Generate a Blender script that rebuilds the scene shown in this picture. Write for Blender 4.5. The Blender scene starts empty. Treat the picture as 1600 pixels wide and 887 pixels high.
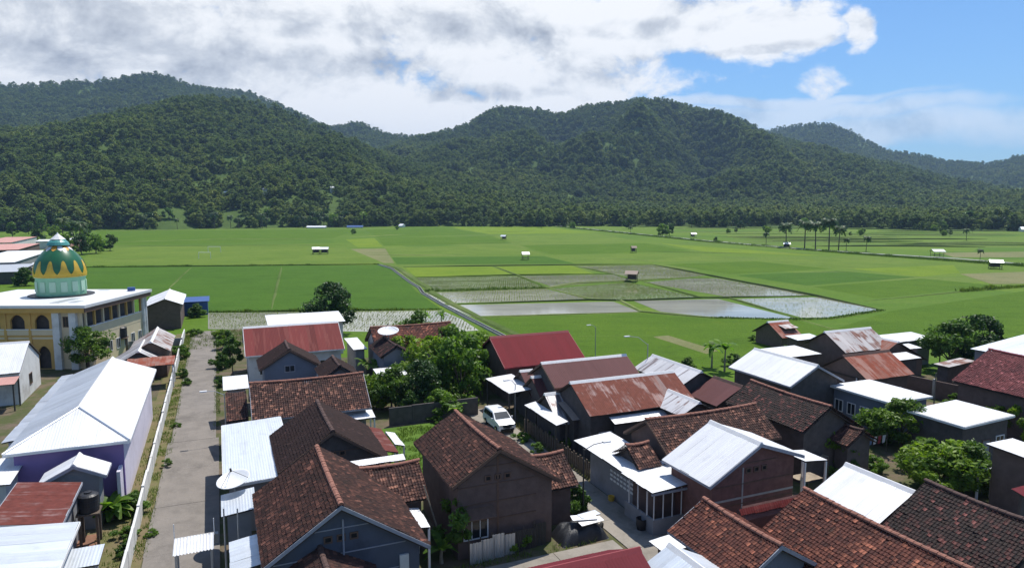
import bpy, math, random
import numpy as np
from mathutils import Vector, noise as mnoise
R_ = math.radians
random.seed(7)
rng = np.random.default_rng(11)
sc = bpy.context.scene
COL = sc.collection

# ------------------------------------------------------------------ camera
CH, CF, CHZ = 20.0, 1081.0, 320.0            # height (m), focal length (px of 1600), horizon row
CP = math.atan((443.5 - CHZ) / CF)
cam = bpy.data.objects.new('camera', bpy.data.cameras.new('camera'))
COL.objects.link(cam)
cam.location = (0, 0, CH)
cam.rotation_euler = (math.pi / 2 - CP, 0, 0)
cam.data.sensor_width = 36
cam.data.lens = CF / 1600 * 36
cam.data.clip_start = 0.5
cam.data.clip_end = 30000
sc.camera = cam
sc.view_settings.view_transform = 'Standard'
sc.view_settings.look = 'None'
sc.view_settings.exposure = 0.18
sc.view_settings.gamma = 1.0
sc.cycles.use_denoising = True
sc.cycles.max_bounces = 6
sc.cycles.diffuse_bounces = 3
sc.cycles.glossy_bounces = 3
sc.cycles.transmission_bounces = 3
sc.cycles.transparent_max_bounces = 6
sc.cycles.volume_bounces = 0
sc.cycles.caustics_reflective = False
sc.cycles.caustics_refractive = False
sc.cycles.sample_clamp_indirect = 6

SUN_AZ, SUN_EL = 28.0, 65.0                  # azimuth clockwise from +Y (view direction)


def ray(u, v):
    dx, dy = (u - 800) / CF, (443.5 - v) / CF
    return Vector((dx, math.cos(CP) + dy * math.sin(CP), -math.sin(CP) + dy * math.cos(CP)))


def P(u, v, z=0.0):
    """where the sight line of a photograph pixel meets the level z"""
    d = ray(u, v)
    k = (z - CH) / d.z
    return Vector((d.x * k, d.y * k, z))


def azel(u, v):
    d = ray(u, v).normalized()
    return math.degrees(math.atan2(d.x, d.y)), math.degrees(math.asin(d.z))


# ------------------------------------------------------------------ node helper
class NT:
    def __init__(self, tree):
        self.t = tree
        self.n = tree.nodes
        self.l = tree.links

    def new(self, typ, **kw):
        nd = self.n.new(typ)
        for k, v in kw.items():
            setattr(nd, k, v)
        return nd

    def put(self, sock, val):
        if isinstance(val, bpy.types.NodeSocket):
            self.l.new(val, sock)
        elif val is not None:
            if sock.type == 'RGBA' and len(val) == 3:
                val = (*val, 1)
            sock.default_value = val

    def math(self, op, a, b=None, c=None, clamp=False):
        nd = self.new('ShaderNodeMath', operation=op, use_clamp=clamp)
        self.put(nd.inputs[0], a)
        self.put(nd.inputs[1], b)
        self.put(nd.inputs[2], c)
        return nd.outputs[0]

    def add(self, a, b): return self.math('ADD', a, b)
    def sub(self, a, b): return self.math('SUBTRACT', a, b)
    def mul(self, a, b): return self.math('MULTIPLY', a, b)

    def ramp01(self, x, lo, hi):
        nd = self.new('ShaderNodeMapRange', interpolation_type='SMOOTHSTEP')
        self.put(nd.inputs[0], x)
        nd.inputs[1].default_value = lo
        nd.inputs[2].default_value = hi
        return nd.outputs[0]

    def vmath(self, op, a, b):
        nd = self.new('ShaderNodeVectorMath', operation=op)
        self.put(nd.inputs[0], a)
        self.put(nd.inputs[1], b)
        return nd.outputs[0]

    def noise(self, vec, scale, detail=4, rough=0.55, dist=0.0, col=False):
        nd = self.new('ShaderNodeTexNoise')
        self.put(nd.inputs['Vector'], vec)
        nd.inputs['Scale'].default_value = scale
        nd.inputs['Detail'].default_value = detail
        nd.inputs['Roughness'].default_value = rough
        nd.inputs['Distortion'].default_value = dist
        return nd.outputs['Color' if col else 'Fac']

    def mix(self, f, a, b, mode='MIX'):
        nd = self.new('ShaderNodeMix', data_type='RGBA', blend_type=mode)
        self.put(nd.inputs[0], f)
        self.put(nd.inputs[6], a)
        self.put(nd.inputs[7], b)
        return nd.outputs[2]

    def ramp(self, x, stops):
        nd = self.new('ShaderNodeValToRGB')
        e = nd.color_ramp.elements
        while len(e) > 1:
            e.remove(e[-1])
        e[0].position, e[0].color = stops[0][0], (*stops[0][1], 1)
        for p, c in stops[1:]:
            k = e.new(p)
            k.color = (*c, 1)
        self.put(nd.inputs[0], x)
        return nd.outputs[0]

    def coord(self, which='Object'):
        return self.new('ShaderNodeTexCoord').outputs[which]

    def attr(self, name):
        return self.new('ShaderNodeAttribute', attribute_name=name).outputs['Fac']


# ------------------------------------------------------------------ world: blue sky with cumulus
w = bpy.data.worlds.new('World')
sc.world = w
w.use_nodes = True
T = NT(w.node_tree)
T.n.clear()
sky = T.new('ShaderNodeTexSky', sky_type='NISHITA', sun_disc=False)
sky.sun_elevation = R_(SUN_EL)
sky.sun_rotation = R_(SUN_AZ)
sky.altitude = 100
sky.air_density = 1.0
sky.dust_density = 0.6
sky.ozone_density = 2.0
vec = T.coord('Generated')
sep = T.new('ShaderNodeSeparateXYZ')
T.put(sep.inputs[0], vec)
X, Y, Z = sep.outputs
az = T.mul(T.math('ARCTAN2', X, Y), 57.2958)
el = T.mul(T.math('ARCSINE', Z), 57.2958)
mp = T.new('ShaderNodeMapping')
T.put(mp.inputs[0], vec)
mp.inputs['Scale'].default_value = (1, 1, 1.5)
V = mp.outputs[0]
wob = T.noise(V, 7.0, 3, 0.5, col=True)
wsep = T.new('ShaderNodeSeparateColor')
T.put(wsep.inputs[0], wob)
azw = T.add(az, T.mul(T.sub(wsep.outputs[0], 0.5), 7.0))
elw = T.add(el, T.mul(T.sub(wsep.outputs[1], 0.5), 3.4))


def blob(u, v, ru, rv, aa=None, ee=None):
    a, e = azel(u, v)
    ka, ke = 0.048 * ru, 0.05 * rv
    da = T.mul(T.sub(aa or azw, a), 1 / ka)
    de = T.mul(T.sub(ee or elw, e), 1 / ke)
    return T.math('SUBTRACT', 1.0, T.add(T.mul(da, da), T.mul(de, de)))


def union(lst):
    f = lst[0]
    for g in lst[1:]:
        f = T.math('MAXIMUM', f, g)
    return T.math('MAXIMUM', f, -1.5)


n1 = T.noise(V, 6.5, 12, 0.60, 0.35)
n2 = T.noise(T.vmath('ADD', V, (0.020, 0.012, 0.055)), 6.5, 12, 0.60, 0.35)
n3 = T.noise(V, 15.0, 10, 0.62, 0.3)
nbig = T.noise(V, 2.1, 3, 0.5)
# the cumulus bank on the left half and its arm to the right
bank = union([blob(250, 20, 620, 230), blob(760, 40, 380, 150), blob(1120, 30, 200, 62), blob(870, 125, 165, 90),
              blob(420, 170, 520, 110), blob(1338, 50, 34, 36), blob(1235, 62, 95, 34)])
small = union([blob(1300, 124, 58, 36), blob(1440, 147, 46, 32)])
streak = union([blob(1250, 178, 300, 20), blob(1420, 205, 300, 28), blob(1180, 160, 260, 10)])
aloft = T.add(T.mul(T.sub(nbig, 0.54), 5.0), T.mul(T.ramp01(el, 14, 26), 1.2))
aloft = T.sub(aloft, 1.2)
dens = T.math('MAXIMUM', T.add(bank, 0.22), T.math('MAXIMUM', T.sub(small, 0.85), aloft))
dens = T.add(dens, T.add(T.mul(T.sub(n1, 0.5), 3.0), T.mul(T.sub(n3, 0.5), 2.2)))
a_c = T.ramp01(dens, 0.0, 0.72)
a_s = T.mul(T.ramp01(T.add(streak, T.mul(T.sub(n1, 0.5), 2.4)), -0.35, 1.0), 0.60)
# shade: thick undersides grey, sunlit edges white
lit = T.add(T.mul(T.sub(n1, n2), 2.0), T.mul(T.sub(n3, 0.5), 1.05))
grey = union([blob(220, 84, 330, 46), blob(480, 100, 250, 26), blob(60, 50, 260, 60), blob(600, 45, 200, 34), blob(960, 40, 170, 18),
              blob(1170, 84, 160, 10), blob(760, 150, 130, 14)])
g = T.ramp01(T.add(grey, T.mul(T.sub(n1, 0.5), 2.2)), -0.5, 1.1)
shade = T.math('SUBTRACT', T.add(0.93, lit), T.mul(g, 0.34))
shade = T.math('MINIMUM', T.math('MAXIMUM', shade, 0.0), 1.0)
ccol = T.ramp(shade, [(0.0, (0.28, 0.31, 0.37)), (0.35, (0.40, 0.43, 0.49)), (0.62, (0.64, 0.67, 0.715)), (0.85, (0.90, 0.915, 0.93)), (1.0, (0.98, 0.985, 0.99))])
bg1 = T.new('ShaderNodeBackground')
T.put(bg1.inputs[0], T.mix(0.75, sky.outputs[0], T.mix(1.0, sky.outputs[0], (0.42, 0.80, 1.15), 'MULTIPLY')))
bg1.inputs[1].default_value = 0.108
bg2 = T.new('ShaderNodeBackground')
T.put(bg2.inputs[0], ccol)
bg2.inputs[1].default_value = 0.95
mx = T.new('ShaderNodeMixShader')
T.put(mx.inputs[0], T.math('MAXIMUM', a_c, a_s))
T.l.new(bg1.outputs[0], mx.inputs[1])
T.l.new(bg2.outputs[0], mx.inputs[2])
out = T.new('ShaderNodeOutputWorld')
T.l.new(mx.outputs[0], out.inputs[0])
w.cycles.sampling_method = 'MANUAL'
w.cycles.sample_map_resolution = 1024

sun = bpy.data.objects.new('sun', bpy.data.lights.new('sun', 'SUN'))
COL.objects.link(sun)
sun.data.energy = 4.7
sun.data.angle = R_(0.53)
sun.data.color = (1.0, 0.955, 0.88)
sd = Vector((math.sin(R_(SUN_AZ)) * math.cos(R_(SUN_EL)), math.cos(R_(SUN_AZ)) * math.cos(R_(SUN_EL)), math.sin(R_(SUN_EL))))
sun.rotation_euler = sd.to_track_quat('Z', 'Y').to_euler()
sun.location = sd * 400

# ------------------------------------------------------------------ materials
MATS = {}


def principled(name):
    m = bpy.data.materials.new(name)
    m.use_nodes = True
    t = NT(m.node_tree)
    return m, t, m.node_tree.nodes['Principled BSDF']


def plain(name, c, rough=0.8, var=0.18, scale=3.0, bump=0.0, metal=0.0, dirt=None, coord='Object', spec=0.4, rnd=0.0):
    """base colour with soft mottling, optional dirt and a little relief"""
    m, t, b = principled(name)
    co = t.coord(coord)
    n = t.noise(co, scale, 5, 0.6)
    k = t.ramp(n, [(0.25, tuple(x * (1 - var) for x in c)), (0.75, tuple(min(1, x * (1 + var)) for x in c))])
    if dirt:
        d = t.ramp01(t.noise(co, scale * 0.35, 6, 0.65), 0.48, 0.75)
        k = t.mix(t.mul(d, dirt[1]), k, dirt[0])
    if rnd:
        r = t.new('ShaderNodeObjectInfo').outputs['Random']
        k = t.mix(1.0, k, t.ramp(r, [(0, (1 - rnd,) * 3), (1, (1 + rnd * 0.3,) * 3)]), 'MULTIPLY')
    t.put(b.inputs['Base Color'], k)
    b.inputs['Roughness'].default_value = rough
    b.inputs['Metallic'].default_value = metal
    b.inputs['Specular IOR Level'].default_value = spec
    if bump:
        bp = t.new('ShaderNodeBump')
        bp.inputs['Strength'].default_value = bump
        bp.inputs['Distance'].default_value = 0.05
        t.put(bp.inputs['Height'], t.noise(co, scale * 6, 4, 0.6))
        t.l.new(bp.outputs[0], b.inputs['Normal'])
    MATS[name] = m
    return m


def metal_roof(name, c, rust=0.0, rustcol=(0.16, 0.055, 0.03), rough=0.7, stripes=0.0, stripecol=(0.3, 0.28, 0.28), rnd=0.18, grime=0.25, metal=0.0):
    """corrugated sheet: paint or zinc, streaks of rust down the slope, tone differs from sheet to sheet"""
    m, t, b = principled(name)
    uv = t.coord('UV')
    st = t.new('ShaderNodeMapping')
    t.put(st.inputs[0], uv)
    st.inputs['Scale'].default_value = (3.0, 0.22, 1)
    oi = t.new('ShaderNodeObjectInfo').outputs['Random']
    off = t.new('ShaderNodeCombineXYZ')
    t.put(off.inputs[2], t.mul(oi, 37.0))
    sv = t.vmath('ADD', st.outputs[0], off.outputs[0])
    uvo = t.vmath('ADD', uv, off.outputs[0])
    n = t.noise(sv, 1.3, 5, 0.6)
    k = t.mix(n, tuple(x * 0.84 for x in c), tuple(min(1, x * 1.12) for x in c))
    k = t.mix(1.0, k, t.ramp(oi, [(0, (1 - rnd,) * 3), (1, (1.0,) * 3)]), 'MULTIPLY')
    if stripes:
        k = t.mix(t.mul(t.ramp01(t.noise(sv, 0.9, 3, 0.5), 0.52, 0.62), stripes), k, stripecol)
    if grime:
        g_ = t.ramp01(t.noise(uvo, 0.9, 6, 0.7), 0.5, 0.8)
        k = t.mix(t.mul(g_, grime), k, tuple(x * 0.45 for x in c))
    if rust:
        r = t.add(t.mul(t.noise(uvo, 0.55, 6, 0.62), 0.6), t.mul(n, 0.4))
        f = t.ramp01(r, 0.64 - 0.3 * rust, 0.74 - 0.26 * rust)
        rc = t.mix(t.noise(uvo, 3.0, 4), tuple(x * 0.55 for x in rustcol), tuple(x * 1.6 for x in rustcol))
        k = t.mix(f, k, rc)
    t.put(b.inputs['Base Color'], k)
    b.inputs['Roughness'].default_value = rough
    b.inputs['Specular IOR Level'].default_value = 0.12
    b.inputs['Metallic'].default_value = metal
    bp = t.new('ShaderNodeBump')
    bp.inputs['Strength'].default_value = 0.25
    bp.inputs['Distance'].default_value = 0.02
    t.put(bp.inputs['Height'], t.noise(uvo, 5.0, 3))
    t.l.new(bp.outputs[0], b.inputs['Normal'])
    MATS[name] = m
    return m


def tile_mat(name, dark, mid, hot, moss=0.2):
    """fired clay tiles: each tile has its own tint; lichen and soot in patches"""
    m, t, b = principled(name)
    uv = t.coord('UV')
    ti = t.attr('tint')
    k = t.ramp(ti, [(0.0, dark), (0.45, mid), (0.85, hot), (1.0, tuple(min(1, x * 1.7) for x in hot))])
    n = t.noise(uv, 0.42, 6, 0.65)
    k = t.mix(t.mul(t.ramp01(n, 0.42, 0.68), 0.72), k, dark)
    if moss:
        k = t.mix(t.mul(t.ramp01(t.noise(uv, 1.3, 6, 0.7), 0.55, 0.75), moss), k, (0.06, 0.058, 0.022))
    k = t.mix(t.noise(uv, 9, 3), k, t.mix(1.0, k, (0.7, 0.7, 0.7), 'MULTIPLY'))
    t.put(b.inputs['Base Color'], k)
    b.inputs['Roughness'].default_value = 0.78
    b.inputs['Specular IOR Level'].default_value = 0.3
    MATS[name] = m
    return m


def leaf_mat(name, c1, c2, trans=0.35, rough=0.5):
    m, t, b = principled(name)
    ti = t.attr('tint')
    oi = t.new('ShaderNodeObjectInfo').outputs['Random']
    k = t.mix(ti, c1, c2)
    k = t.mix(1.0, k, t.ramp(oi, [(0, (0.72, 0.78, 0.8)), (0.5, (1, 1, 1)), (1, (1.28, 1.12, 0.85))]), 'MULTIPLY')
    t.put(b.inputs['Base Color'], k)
    b.inputs['Roughness'].default_value = rough
    b.inputs['Specular IOR Level'].default_value = 0.35
    tr = t.new('ShaderNodeBsdfTranslucent')
    t.put(tr.inputs[0], t.mix(1.0, k, (1.25, 1.35, 0.6), 'MULTIPLY'))
    ms = t.new('ShaderNodeMixShader')
    ms.inputs[0].default_value = trans
    t.l.new(b.outputs[0], ms.inputs[1])
    t.l.new(tr.outputs[0], ms.inputs[2])
    t.l.new(ms.outputs[0], t.n['Material Output'].inputs[0])
    MATS[name] = m
    return m


tile_mat('tile_brown', (0.040, 0.022, 0.018), (0.092, 0.040, 0.030), (0.20, 0.085, 0.058), 0.25)
tile_mat('tile_speckle', (0.040, 0.021, 0.018), (0.092, 0.040, 0.031), (0.25, 0.118, 0.080), 0.3)
tile_mat('tile_red', (0.062, 0.023, 0.018), (0.155, 0.050, 0.034), (0.30, 0.108, 0.064), 0.22)
tile_mat('tile_dark', (0.026, 0.019, 0.017), (0.048, 0.028, 0.024), (0.17, 0.062, 0.052), 0.2)
tile_mat('tile_maroon', (0.10, 0.028, 0.032), (0.23, 0.058, 0.06), (0.30, 0.10, 0.10), 0.05)
tile_mat('tile_umber', (0.042, 0.024, 0.021), (0.056, 0.030, 0.026), (0.066, 0.035, 0.030), 0.0)
metal_roof('zinc_white', (0.80, 0.80, 0.81), grime=0.34, rnd=0.10, metal=0.10, rough=0.42, stripes=0.25, stripecol=(0.62, 0.60, 0.58))
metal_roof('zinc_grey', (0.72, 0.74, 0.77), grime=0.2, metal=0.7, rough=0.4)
metal_roof('zinc_blue', (0.74, 0.78, 0.82), grime=0.30, metal=0.45, rough=0.42, rnd=0.14, stripes=0.25, stripecol=(0.5, 0.5, 0.5))
metal_roof('zinc_streak', (0.62, 0.61, 0.62), stripes=0.85, stripecol=(0.16, 0.12, 0.12), rust=0.25, metal=0.3, rough=0.5)
metal_roof('zinc_old', (0.50, 0.47, 0.46), rust=0.55, rustcol=(0.17, 0.075, 0.05), metal=0.2, rough=0.55)
metal_roof('red_paint', (0.20, 0.040, 0.036), rust=0.2, rustcol=(0.24, 0.09, 0.065), rnd=0.4, stripes=0.35, stripecol=(0.26, 0.08, 0.065))
metal_roof('crimson', (0.175, 0.011, 0.018), rust=0.0, rnd=0.16, grime=0.4)
metal_roof('maroon', (0.15, 0.022, 0.03), rnd=0.1)
metal_roof('mauve', (0.135, 0.058, 0.056), rnd=0.12, rust=0.1)
metal_roof('rust', (0.42, 0.29, 0.26), rust=0.88, rustcol=(0.155, 0.046, 0.030), rnd=0.35, stripes=0.55, stripecol=(0.33, 0.14, 0.10))
metal_roof('rust_red', (0.36, 0.19, 0.15), rust=0.72, rustcol=(0.23, 0.062, 0.036), rnd=0.3, stripes=0.4, stripecol=(0.36, 0.20, 0.15))
metal_roof('rust_dark', (0.26, 0.16, 0.15), rust=0.95, rustcol=(0.125, 0.034, 0.026), rnd=0.2)
metal_roof('tan_sheet', (0.40, 0.31, 0.25), rust=0.3)
metal_roof('pink_sheet', (0.55, 0.30, 0.26), rnd=0.1)
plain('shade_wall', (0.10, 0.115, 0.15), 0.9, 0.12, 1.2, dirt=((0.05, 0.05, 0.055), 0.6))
plain('umber', (0.055, 0.032, 0.027), 0.8)
plain('white_wall', (0.66, 0.66, 0.64), 0.85, 0.10, 1.2, dirt=((0.30, 0.27, 0.23), 0.75))
plain('grey_wall', (0.25, 0.255, 0.27), 0.9, 0.15, 1.2, dirt=((0.16, 0.15, 0.14), 0.5))
plain('blue_grey_wall', (0.17, 0.195, 0.245), 0.9, 0.1, 1.2, dirt=((0.2, 0.2, 0.2), 0.4))
plain('purple_wall', (0.26, 0.18, 0.40), 0.85, 0.1, 0.8, dirt=((0.16, 0.13, 0.2), 0.4))
plain('lilac_wall', (0.66, 0.62, 0.70), 0.85, 0.08, 0.8, dirt=((0.36, 0.32, 0.36), 0.4))
plain('brown_wall', (0.14, 0.098, 0.085), 0.92, 0.2, 2.0, 0.3, dirt=((0.09, 0.07, 0.06), 0.5))
plain('brick_wall', (0.19, 0.092, 0.078), 0.92, 0.25, 2.5, 0.4, dirt=((0.11, 0.075, 0.065), 0.6))
plain('dark_wall', (0.095, 0.082, 0.078), 0.92, 0.25, 2.0, 0.2)
plain('wood_wall', (0.15, 0.10, 0.075), 0.85, 0.3, 4.0, 0.3)
plain('cream_wall', (0.66, 0.55, 0.37), 0.85, 0.08, 0.8, dirt=((0.4, 0.32, 0.2), 0.35))
plain('ochre_wall', (0.58, 0.36, 0.11), 0.85, 0.1, 0.8, dirt=((0.35, 0.22, 0.08), 0.35))
plain('ridge_clay', (0.26, 0.115, 0.08), 0.85, 0.35, 5.0)
plain('ridge_dark', (0.09, 0.052, 0.043), 0.85, 0.3, 5.0)
plain('ridge_white', (0.74, 0.73, 0.72), 0.6, 0.1, 4.0)
plain('ridge_red', (0.24, 0.035, 0.04), 0.6, 0.15, 4.0)
plain('trim_white', (0.72, 0.72, 0.72), 0.7, 0.08, 4.0)
plain('trim_grey', (0.33, 0.34, 0.38), 0.7, 0.15, 4.0)
plain('trim_wood', (0.14, 0.085, 0.06), 0.8, 0.25, 5.0)
plain('under_roof', (0.07, 0.055, 0.048), 0.95, 0.2, 3.0)
plain('concrete', (0.40, 0.39, 0.37), 0.92, 0.15, 1.5, 0.2, dirt=((0.2, 0.19, 0.17), 0.6))
plain('glass', (0.025, 0.03, 0.035), 0.12, 0.1, 1.0, spec=0.6)
plain('dark_hole', (0.018, 0.016, 0.015), 0.9, 0.1, 1.0)
plain('wood_door', (0.16, 0.05, 0.04), 0.6, 0.2, 4.0)
plain('pole_metal', (0.42, 0.43, 0.44), 0.45, 0.1, 5.0, metal=0.5)
plain('pole_dark', (0.06, 0.055, 0.05), 0.7, 0.2, 5.0)
plain('lamp_white', (0.78, 0.78, 0.78), 0.4, 0.05, 5.0)
plain('tank_black', (0.025, 0.025, 0.028), 0.45, 0.2, 3.0)
plain('bark', (0.13, 0.10, 0.075), 0.95, 0.3, 6.0, 0.5)
plain('bark_pale', (0.27, 0.24, 0.19), 0.95, 0.25, 5.0, 0.4)
plain('tarp_black', (0.028, 0.03, 0.035), 0.35, 0.3, 4.0, 0.6)
plain('blue_paint', (0.03, 0.085, 0.26), 0.5, 0.15, 2.0)
plain('car_white', (0.80, 0.81, 0.82), 0.22, 0.02, 1.0, spec=0.6)
plain('rubber', (0.02, 0.02, 0.02), 0.8, 0.1, 6.0)
plain('chrome', (0.6, 0.6, 0.62), 0.2, 0.03, 6.0, metal=0.9)
plain('tail_red', (0.35, 0.015, 0.015), 0.3, 0.05, 4.0)
plain('netting', (0.72, 0.74, 0.72), 0.8, 0.1, 3.0)
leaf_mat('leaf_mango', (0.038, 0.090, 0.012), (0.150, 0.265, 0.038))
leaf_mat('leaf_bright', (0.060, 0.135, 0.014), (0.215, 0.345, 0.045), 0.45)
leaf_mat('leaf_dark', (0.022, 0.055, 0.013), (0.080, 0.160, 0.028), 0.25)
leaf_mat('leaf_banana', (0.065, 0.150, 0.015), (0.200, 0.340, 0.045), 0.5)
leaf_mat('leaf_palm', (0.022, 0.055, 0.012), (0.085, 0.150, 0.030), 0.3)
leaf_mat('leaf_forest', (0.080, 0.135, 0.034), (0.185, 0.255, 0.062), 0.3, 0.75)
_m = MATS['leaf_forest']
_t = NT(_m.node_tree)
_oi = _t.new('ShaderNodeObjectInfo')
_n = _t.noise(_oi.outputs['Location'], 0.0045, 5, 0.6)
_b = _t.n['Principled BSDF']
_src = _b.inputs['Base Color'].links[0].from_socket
_k = _t.mix(1.0, _src, _t.ramp(_n, [(0.34, (0.62, 0.70, 0.78)), (0.5, (1, 1, 1)), (0.66, (1.45, 1.25, 0.95))]), 'MULTIPLY')  # cloud-shadow mottling put into the leaf colour, along with patches of tree species
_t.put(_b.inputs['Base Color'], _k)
leaf_mat('weed', (0.055, 0.105, 0.016), (0.150, 0.225, 0.040), 0.35)
leaf_mat('dry_grass', (0.13, 0.12, 0.045), (0.28, 0.25, 0.09), 0.3)

# ------------------------------------------------------------------ object helpers
def tag(o, label=None, cat=None, group=None, kind=None):
    if label: o['label'] = label
    if cat: o['category'] = cat
    if group: o['group'] = group
    if kind: o['kind'] = kind
    return o


def link(name, data, parent=None):
    o = bpy.data.objects.new(name, data)
    COL.objects.link(o)
    if parent is not None:
        o.parent = parent
    return o


def empty(name, loc=(0, 0, 0), rz=0.0, parent=None):
    o = link(name, None, parent)
    o.location = loc
    o.rotation_euler = (0, 0, rz)
    o.empty_display_size = 0.3
    return o


def mesh_data(name, verts, faces, mat, uv=None, tint=None, smooth=False):
    me = bpy.data.meshes.new(name)
    me.from_pydata([tuple(v) for v in verts], [], [tuple(f) for f in faces])
    for m_ in (mat if isinstance(mat, (list, tuple)) else [mat]):
        me.materials.append(MATS[m_] if isinstance(m_, str) else m_)
    if uv is not None:
        lay = me.uv_layers.new(name='UVMap')
        idx = np.empty(len(me.loops), dtype=np.int32)
        me.loops.foreach_get('vertex_index', idx)
        lay.data.foreach_set('uv', np.asarray(uv, dtype=np.float32)[idx].ravel())
    if tint is not None:
        a = me.attributes.new('tint', 'FLOAT', 'FACE')
        a.data.foreach_set('value', np.asarray(tint, dtype=np.float32))
    if smooth:
        me.polygons.foreach_set('use_smooth', [True] * len(me.polygons))
    me.update()
    return me


def quad_mesh(name, V4, mat, tint=None):
    """V4: (n,4,3) array of loose quads, fast"""
    n = len(V4)
    me = bpy.data.meshes.new(name)
    me.vertices.add(n * 4)
    me.vertices.foreach_set('co', np.asarray(V4, dtype=np.float32).ravel())
    me.loops.add(n * 4)
    me.loops.foreach_set('vertex_index', np.arange(n * 4, dtype=np.int32))
    me.polygons.add(n)
    me.polygons.foreach_set('loop_start', np.arange(0, n * 4, 4, dtype=np.int32))
    me.materials.append(MATS[mat])
    if tint is not None:
        a = me.attributes.new('tint', 'FLOAT', 'FACE')
        a.data.foreach_set('value', np.asarray(tint, dtype=np.float32))
    me.update(calc_edges=True)
    return me


class MB:
    """collects simple solids into ONE mesh"""
    def __init__(self):
        self.v, self.f = [], []

    def add(self, vs, fs):
        b = len(self.v)
        self.v += [tuple(x) for x in vs]
        self.f += [tuple(i + b for i in f) for f in fs]
        return self

    def box(self, x0, y0, z0, x1, y1, z1):
        return self.add([(x0, y0, z0), (x1, y0, z0), (x1, y1, z0), (x0, y1, z0), (x0, y0, z1), (x1, y0, z1), (x1, y1, z1), (x0, y1, z1)],
                        [(0, 3, 2, 1), (4, 5, 6, 7), (0, 1, 5, 4), (1, 2, 6, 5), (2, 3, 7, 6), (3, 0, 4, 7)])

    def prism(self, poly, d):
        """poly: list of 3D points (planar), extruded by vector d"""
        n = len(poly)
        d = Vector(d)
        vs = [Vector(p) for p in poly] + [Vector(p) + d for p in poly]
        fs = [tuple(range(n))[::-1], tuple(range(n, 2 * n))] + [(i, (i + 1) % n, n + (i + 1) % n, n + i) for i in range(n)]
        return self.add(vs, fs)

    def tube(self, pts, r, n=8, r2=None):
        pts = [Vector(p) for p in pts]
        m_ = len(pts)
        vs, fs = [], []
        for i, p in enumerate(pts):
            d = (pts[min(i + 1, m_ - 1)] - pts[max(i - 1, 0)]).normalized()
            a = d.orthogonal().normalized() if i == 0 else (a - d * a.dot(d)).normalized()
            b = d.cross(a)
            rr = r if r2 is None else r + (r2 - r) * i / max(1, m_ - 1)
            for k in range(n):
                t = 2 * math.pi * k / n
                vs.append(p + (a * math.cos(t) + b * math.sin(t)) * rr)
        for i in range(m_ - 1):
            for k in range(n):
                k2 = (k + 1) % n
                fs.append((i * n + k, i * n + k2, (i + 1) * n + k2, (i + 1) * n + k))
        fs.append(tuple(range(n))[::-1])
        fs.append(tuple((m_ - 1) * n + k for k in range(n)))
        return self.add(vs, fs)

    def lathe(self, prof, n=24, c=(0, 0)):
        vs, fs = [], []
        for r, z in prof:
            for k in range(n):
                t = 2 * math.pi * k / n
                vs.append((c[0] + r * math.cos(t), c[1] + r * math.sin(t), z))
        for i in range(len(prof) - 1):
            for k in range(n):
                k2 = (k + 1) % n
                fs.append((i * n + k, i * n + k2, (i + 1) * n + k2, (i + 1) * n + k))
        return self.add(vs, fs)

    def build(self, name, mat, parent=None, smooth=False, kind=None):
        o = link(name, mesh_data(name, self.v, self.f, mat, smooth=smooth), parent)
        if kind: o['kind'] = kind
        return o


# village grid: everything stands along the road, 23 degrees off the view direction
GA = R_(23)
E2 = Vector((math.cos(GA), math.sin(GA), 0))
E1 = Vector((-math.sin(GA), math.cos(GA), 0))


def W(s, t, z=0.0):
    return E2 * s + E1 * t + Vector((0, 0, z))


def ST(u, v, z=0.0):
    p = P(u, v, z)
    return p.dot(E2), p.dot(E1)


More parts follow.
